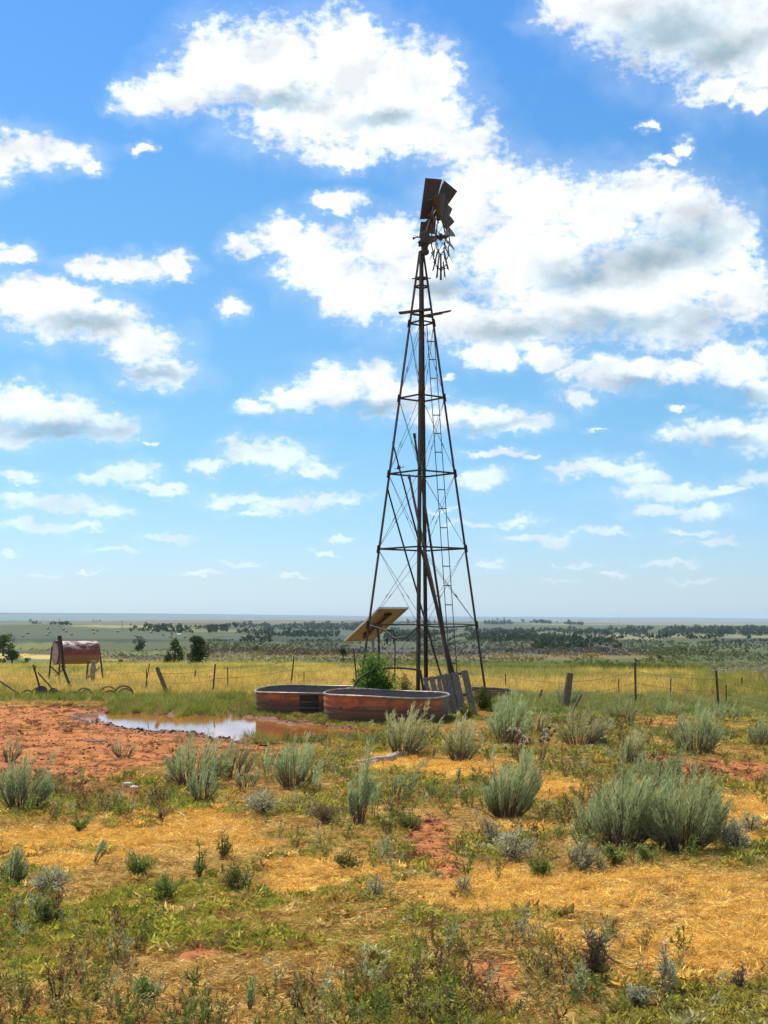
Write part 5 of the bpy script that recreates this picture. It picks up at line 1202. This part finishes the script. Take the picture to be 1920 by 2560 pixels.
def cover(n, y0, y1, coll, name, s0, s1, mode, label, cat, tilt=.15, p=1.):
    x, y = wedge(n, y0, y1, p); ok = clear_of(x, y); x, y = x[ok], y[ok]; m_ = masks(x, y); k = len(x)
    so_, go, gr, lu = m_['soil'], m_['gold'], m_['green'], m_['lush']; j = rng.uniform(-.5, .5, k)
    pat = fbm(x * 1.1, y * .8, 77, 4); uu, vv = uv(x, y); cl_ = ss(uu, 480, 640) * ss(vv, 1640, 1690) * (1 - ss(vv, 1850, 1880)) + ss(uu, 1000, 1100) * ss(1690 - vv, 0, 40)
    base = np.where((pat + j * .3 > .55 - .06 * cl_)[:, None], pick(k, [(.33, .28, .055), (.42, .36, .07), (.23, .20, .045), (.38, .35, .15)], [4, 3, 2.4, 1.4]), pick(k, [(.52, .31, .10), (.32, .175, .055), (.64, .44, .16), (.42, .27, .06)], [3, 1.8, 2.4, 2.2]))
    cg = pick(k, [(.76, .47, .12), (.66, .38, .085), (.80, .56, .18), (.52, .31, .075)], [4, 3, 2, 1]); cgr = pick(k, [(.34, .32, .05), (.22, .25, .04), (.46, .38, .07), (.42, .29, .08)], [4, 2.6, 3, 2])
    cl = pick(k, [(.15, .22, .045), (.22, .28, .07), (.24, .27, .12), (.33, .32, .09)], [4, 3, 2, 1.5]); cs = pick(k, [(.26, .12, .06), (.17, .09, .05), (.24, .20, .06)], [3, 2, 1.5])
    c = base
    c = np.where((gr + j > .5)[:, None], cgr, c); c = np.where((go + j > .5)[:, None], cg, c); c = np.where((lu + j > .5)[:, None], cl, c); c = np.where((so_ + j > .5)[:, None], cs, c)
    keep = np.ones(k, bool); r = rng.random(k)
    if mode == 'litter': keep = r > so_ * .86
    if mode == 'grass': keep = (r < np.maximum.reduce([go * .95, gr, lu, .35 + .5 * (pat - .5)])) & (rng.random(k) > so_ * .95)
    if mode == 'leaf': keep = (r < np.maximum(gr * .8, ss(pat, .5, .66) * .9)) & (go < .5) & (rng.random(k) > so_ * .93)
    x, y, c = x[keep], y[keep], c[keep]; z = terrain(x, y); scl = rng.uniform(s0, s1, len(x)) * (1 + np.clip(y - 10, 0, 40) * .022)
    return scatter(name, np.stack([x, y, z], 1), scl, c, coll, tilt, label, cat)
cover(90000, 5.6, 46, C_lit, 'plant_litter', .7, 1.3, 'litter', 'matted brown and straw coloured plant litter over the near ground', 'plant litter')
cover(95000, 5.6, 46, C_grass, 'short_grass', .38, .82, 'grass', 'short dry golden and yellow green grass in patches over the near ground', 'grass')
cover(30000, 5.6, 34, C_leaf, 'low_herbs', .6, 1.4, 'leaf', 'low green leafy herbs among the near grass', 'ground cover')
def mk_stalk(nst, h, per, lf, wd):
    P_, D_ = [], []
    for _ in range(nst):
        a = random.uniform(0, 6.283); l = random.uniform(.1, .55); t = rng.random(per) ** .8; tip = np.array([math.cos(a) * l * h, math.sin(a) * l * h, h * random.uniform(.6, 1)])
        P_.append(np.outer(t, tip)); D_.append(rng.normal(size=(per, 3)) * .8 + tip / h * .9)
        P_.append(np.outer(np.linspace(0, .8, 4), tip)); D_.append(np.tile(tip / h * 3, (4, 1)))
    P_ = np.concatenate(P_); D_ = np.concatenate(D_); n = len(P_)
    V, Fq, T = strands(P_, D_, lf * rng.uniform(.6, 1.4, n), wd * rng.uniform(.6, 1.4, n), rng.normal(size=(n, 3)) * lf * .1, rng.random(n)); V[:, 2] = np.maximum(V[:, 2], 0)
    return proto(V, Fq, M_cover, 'stalk_herb', attrs=dict(shade_of_leaf=T))
C_stalk = collection('stalk_kinds', [mk_stalk(random.randint(3, 6), .17, 22, .026, .006) for _ in range(7)])
x, y = wedge(10500, 6.2, 29); m_ = masks(x, y); u, v = uv(x, y); k_ = clear_of(x, y) & (rng.random(len(x)) > m_['soil'] * .97) & (rng.random(len(x)) < ss(fbm(x * .7, y * .6, 91, 4) + .16 * ss(u, 480, 640) * ss(v, 1560, 1600) * (1 - ss(v, 1850, 1890)), .45, .68) * .75) & (rng.random(len(x)) > m_['gold'] * .75); x, y = x[k_], y[k_]; k = len(x)
scatter('small_weeds', np.stack([x, y, terrain(x, y)], 1), rng.uniform(.45, 1.3, k) ** 1.3, pick(k, [(.15, .18, .045), (.24, .26, .06), (.34, .35, .19), (.18, .11, .055), (.36, .27, .10)], [3.2, 3, 1.8, 2.2, 3]), C_stalk, .12, 'small upright weeds sprinkled through the near grass', 'weeds')
# green belt along the fence
x, y = wedge(40000, 23, 40); u, v = uv(x, y)
lu = masks(x, y)['lush']; pu = puddle(x, y); edge = ((pu < 2.4) & (pu > .97) & (v < 1550) & (u > 235) & (u < 700)) | ((pu > 1.05) & (pu < 1.6) & (u > 520))
tank_ring = (np.abs(np.hypot(x - .04, y - 27.86) - 1.36) < .10) | (np.abs(np.hypot(x + 1.62, y - 30.25) - 1.30) < .10)
rightside = (u > 1040) & (y > 27.5) & (y < 40)
near_t = (np.hypot(x - .04, y - 27.5) < 2.4) & (y < 28.6) | (np.hypot(x + 1.62, y - 30.0) < 1.9) & (y < 30.6)
ok = clear_of(x, y, True) & ~((u < 230) & (v > 1527)) & ((rng.random(len(x)) < lu * .9) | edge | tank_ring)
near_t = near_t[ok]; x, y, u = x[ok], y[ok], u[ok]; k = len(x); pat = fbm(x * .6, y * .4, 50, 3) - .5
c = pick(k, [(.19, .24, .04), (.29, .32, .06), (.40, .36, .11), (.13, .17, .04), (.36, .27, .12)], [4, 3.5, 3, 1.5, 1.2]); cgry = pick(k, [(.33, .32, .12), (.28, .29, .075), (.44, .39, .13), (.22, .25, .055)], [3, 3, 2.5, 2])
c = np.where(((ss(u, 900, 1250) + ss(y, 33, 38) * .5 * (u < 900) + rng.uniform(-.25, .25, k)) > .55)[:, None], cgry, c)
scatter('tall_green_grass', np.stack([x, y, terrain(x, y)], 1), rng.uniform(.25, .68, k) * (1 + pat * 1.1) * np.where(near_t, .45, 1) * np.where((u > 1000) & (y < 30), .6, 1), c, C_tall, .12, 'tall green grass along the fence and the back of the puddle', 'tall grass')
# extra bank grass right at the foot of the tanks
n = 900; a = rng.uniform(0, 2 * math.pi, n); w_ = rng.random(n) < .55; cx = np.where(w_, .04, -1.62); cy = np.where(w_, 27.86, 30.25); r = np.where(w_, 1.30, 1.24) + rng.random(n) ** 1.5 * .28
x = cx + r * np.cos(a); y = cy + r * np.sin(a); ok = np.ones(n, bool)
for qx, qy, r_ in ((.04, 27.86, 1.28), (-1.62, 30.25, 1.22)): ok &= np.hypot(x - qx, y - qy) > r_
x, y = x[ok], y[ok]; scatter('bank_grass', np.stack([x, y, np.full(len(x), -.02)], 1), rng.uniform(.16, .40, len(x)), pick(len(x), [(.10, .14, .03), (.18, .24, .05), (.28, .24, .10), (.10, .12, .03)], [4, 3, 1.5, 3]), C_tall, .2, 'dark green grass sprouting around the feet of the stock tanks', 'tall grass')
# golden field
x, y = wedge(44000, 36, 150, 1.45); g_ = masks(x, y)['gold']; ok = rng.random(len(x)) < .45 + g_ * .55; x, y, g_ = x[ok], y[ok], g_[ok]; k = len(x); pat = fbm(x * .12, y * .06, 60, 4) - .5
px_, py_ = proj(x, y, terrain(x, y)); c = land(px_, np.minimum(py_, 1690)) * rng.uniform(.85, 1.4, (k, 1)); c = np.where((rng.random(k) < .25)[:, None], pick(k, [(.58, .44, .12), (.20, .23, .06)], [1, 1]), c)
c = np.where(((pat > .03) & (py_ < 1706))[:, None], pick(k, [(.24, .26, .065), (.38, .36, .12)], [1, 1]), c)
scatter('field_grass', np.stack([x, y, terrain(x, y)], 1), rng.uniform(.4, .9, k) * (1 + (y - 36) * .008), c, C_tall, .12, 'golden grass field beyond the fence', 'grass field')
# brush on the range
def band(n, px0, px1, py0, py1, thr=0., s=1, fx=.006, fy=.05):
    px = rng.uniform(px0, px1, n); py = rng.uniform(py0, py1, n); d = fbm(px * fx, py * fy, s, 4) ; ok = d > thr; return px[ok], py[ok]
GR = np.exp(np.linspace(math.log(60), math.log(6500), 900))
def ground_many(px, py):
    out = []
    for a, b in zip(px, py):
        d = unproj(a, b, 1.0); t = terrain(d.x * GR, GR); zz = EYE + (d.z - EYE) * GR; k = np.argmax(zz <= t); out.append((d.x * GR[k], GR[k], t[k]))
    return np.array(out)
px, py = band(9000, -20, 1940, 1622, 1676, .47, 4); P_ = ground_many(px, py); k = len(P_)
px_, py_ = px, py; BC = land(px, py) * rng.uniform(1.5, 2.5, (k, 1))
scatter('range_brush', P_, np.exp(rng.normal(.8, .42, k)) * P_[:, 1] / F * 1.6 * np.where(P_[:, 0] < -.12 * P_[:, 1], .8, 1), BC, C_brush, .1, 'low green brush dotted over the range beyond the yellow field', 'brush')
px, py = band(1500, 1770, 1960, 1668, 1728, .40, 8, .02, .05); P_ = ground_many(px, py); k = len(P_)
scatter('thorny_brush', P_, rng.uniform(5, 12, k) * P_[:, 1] / F * 1.5, pick(k, [(.20, .19, .12), (.34, .31, .26), (.16, .19, .08)], [3, 4, 2]), C_brush, .1, 'grey and green brush thicket at the right, around the dead trees', 'brush')
px, py = band(9000, 500, 1930, 1600, 1640, .44, 9, .01, .08); P_ = ground_many(px, py); k = len(P_)
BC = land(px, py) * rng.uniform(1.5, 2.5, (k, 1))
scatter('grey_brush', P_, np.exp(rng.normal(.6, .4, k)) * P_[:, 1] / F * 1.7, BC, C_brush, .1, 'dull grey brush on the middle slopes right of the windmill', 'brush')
# woods
Pw = []; Sw = []
for a, b, c_, d_, n, th in WS:
    px, py = band(int(n * 2.6), a, b, c_, d_, th, int(a) + 3, .02, .1); py = py - (fbm(px * .012, px * 0 + a, 5, 3) - .5) * 9; Q_ = ground_many(px, py); Pw.append(Q_); Sw.append(np.exp(rng.normal(1.6, .35, len(Q_))) * Q_[:, 1] / F)
P_ = np.concatenate(Pw); S_ = np.minimum(np.concatenate(Sw), 14); k = len(P_)
scatter('far_woods', P_, S_, pick(k, [(.035, .055, .022), (.05, .075, .028), (.03, .045, .02)], [3, 3, 2]), C_wood, .05, 'dark woods strung along the creeks far behind the windmill', 'woods')
# clods of dried mud
cl = []
for _ in range(4):
    bm_v = []; m = MB(); m.lathe([(.02, -.5), (.8, -.35), (1, 0), (.7, .4), (.02, .55)], (0, 0, 0), 7); V = np.array(m.v) * rng.uniform(.7, 1.3, (len(m.v), 1)); o = bpy.data.objects.new('clod', bpy.data.meshes.new('clod')); o.data.from_pydata(V.tolist(), [], m.f); o.data.materials.append(covermat('clod_soil', 0, .3)); cl.append(o)
C_clod = collection('clod_kinds', cl)
x, y = wedge(32000, 9, 33); u, v = uv(x, y); so_ = soil(x, y, u, v); pu = puddle(x, y); rim_ = (pu > .9) & (pu < 1.5) & (v > 1562)
ok = ((rng.random(len(x)) < so_ * .75) & (pu > 1.0)) | rim_; x, y, so_, rim_ = x[ok], y[ok], so_[ok], rim_[ok]; k = len(x)
c = pick(k, [(.40, .165, .08), (.30, .115, .055), (.20, .08, .04), (.50, .23, .12)], [4, 3, 2, 1.5]); c = np.where(rim_[:, None], c * .42, c)
s_ = rng.uniform(.006, .022, k) * (1 + .5 * rim_) * (1 + 1.2 * (rng.random(k) > .93)); scatter('mud_clods', np.stack([x, y, terrain(x, y)], 1), s_, c, C_clod, .5, 'clods of trampled red earth around the puddle', 'clods')

# ------------------------------------------------------------------ air
HZ = MB(); HZ.box((0, 10000, -30), (30000, 56000, 170)); hz = bpy.data.meshes.new('haze'); hz.from_pydata(HZ.v, [], HZ.f)
hm = bpy.data.materials.new('haze_air'); hm.use_nodes = True; hm.node_tree.nodes.clear(); ho = hm.node_tree.nodes.new('ShaderNodeOutputMaterial'); hv = hm.node_tree.nodes.new('ShaderNodeVolumePrincipled')
hv.inputs['Color'].default_value = (.66, .85, 1.0, 1); hv.inputs['Density'].default_value = 4.2e-5; hv.inputs['Anisotropy'].default_value = .0
hm.node_tree.links.new(hv.outputs[0], ho.inputs['Volume']); hz.materials.append(hm); h_ = link('haze', hz); tag(h_, kind='stuff'); h_['label'] = 'thin bluish haze over the far country'
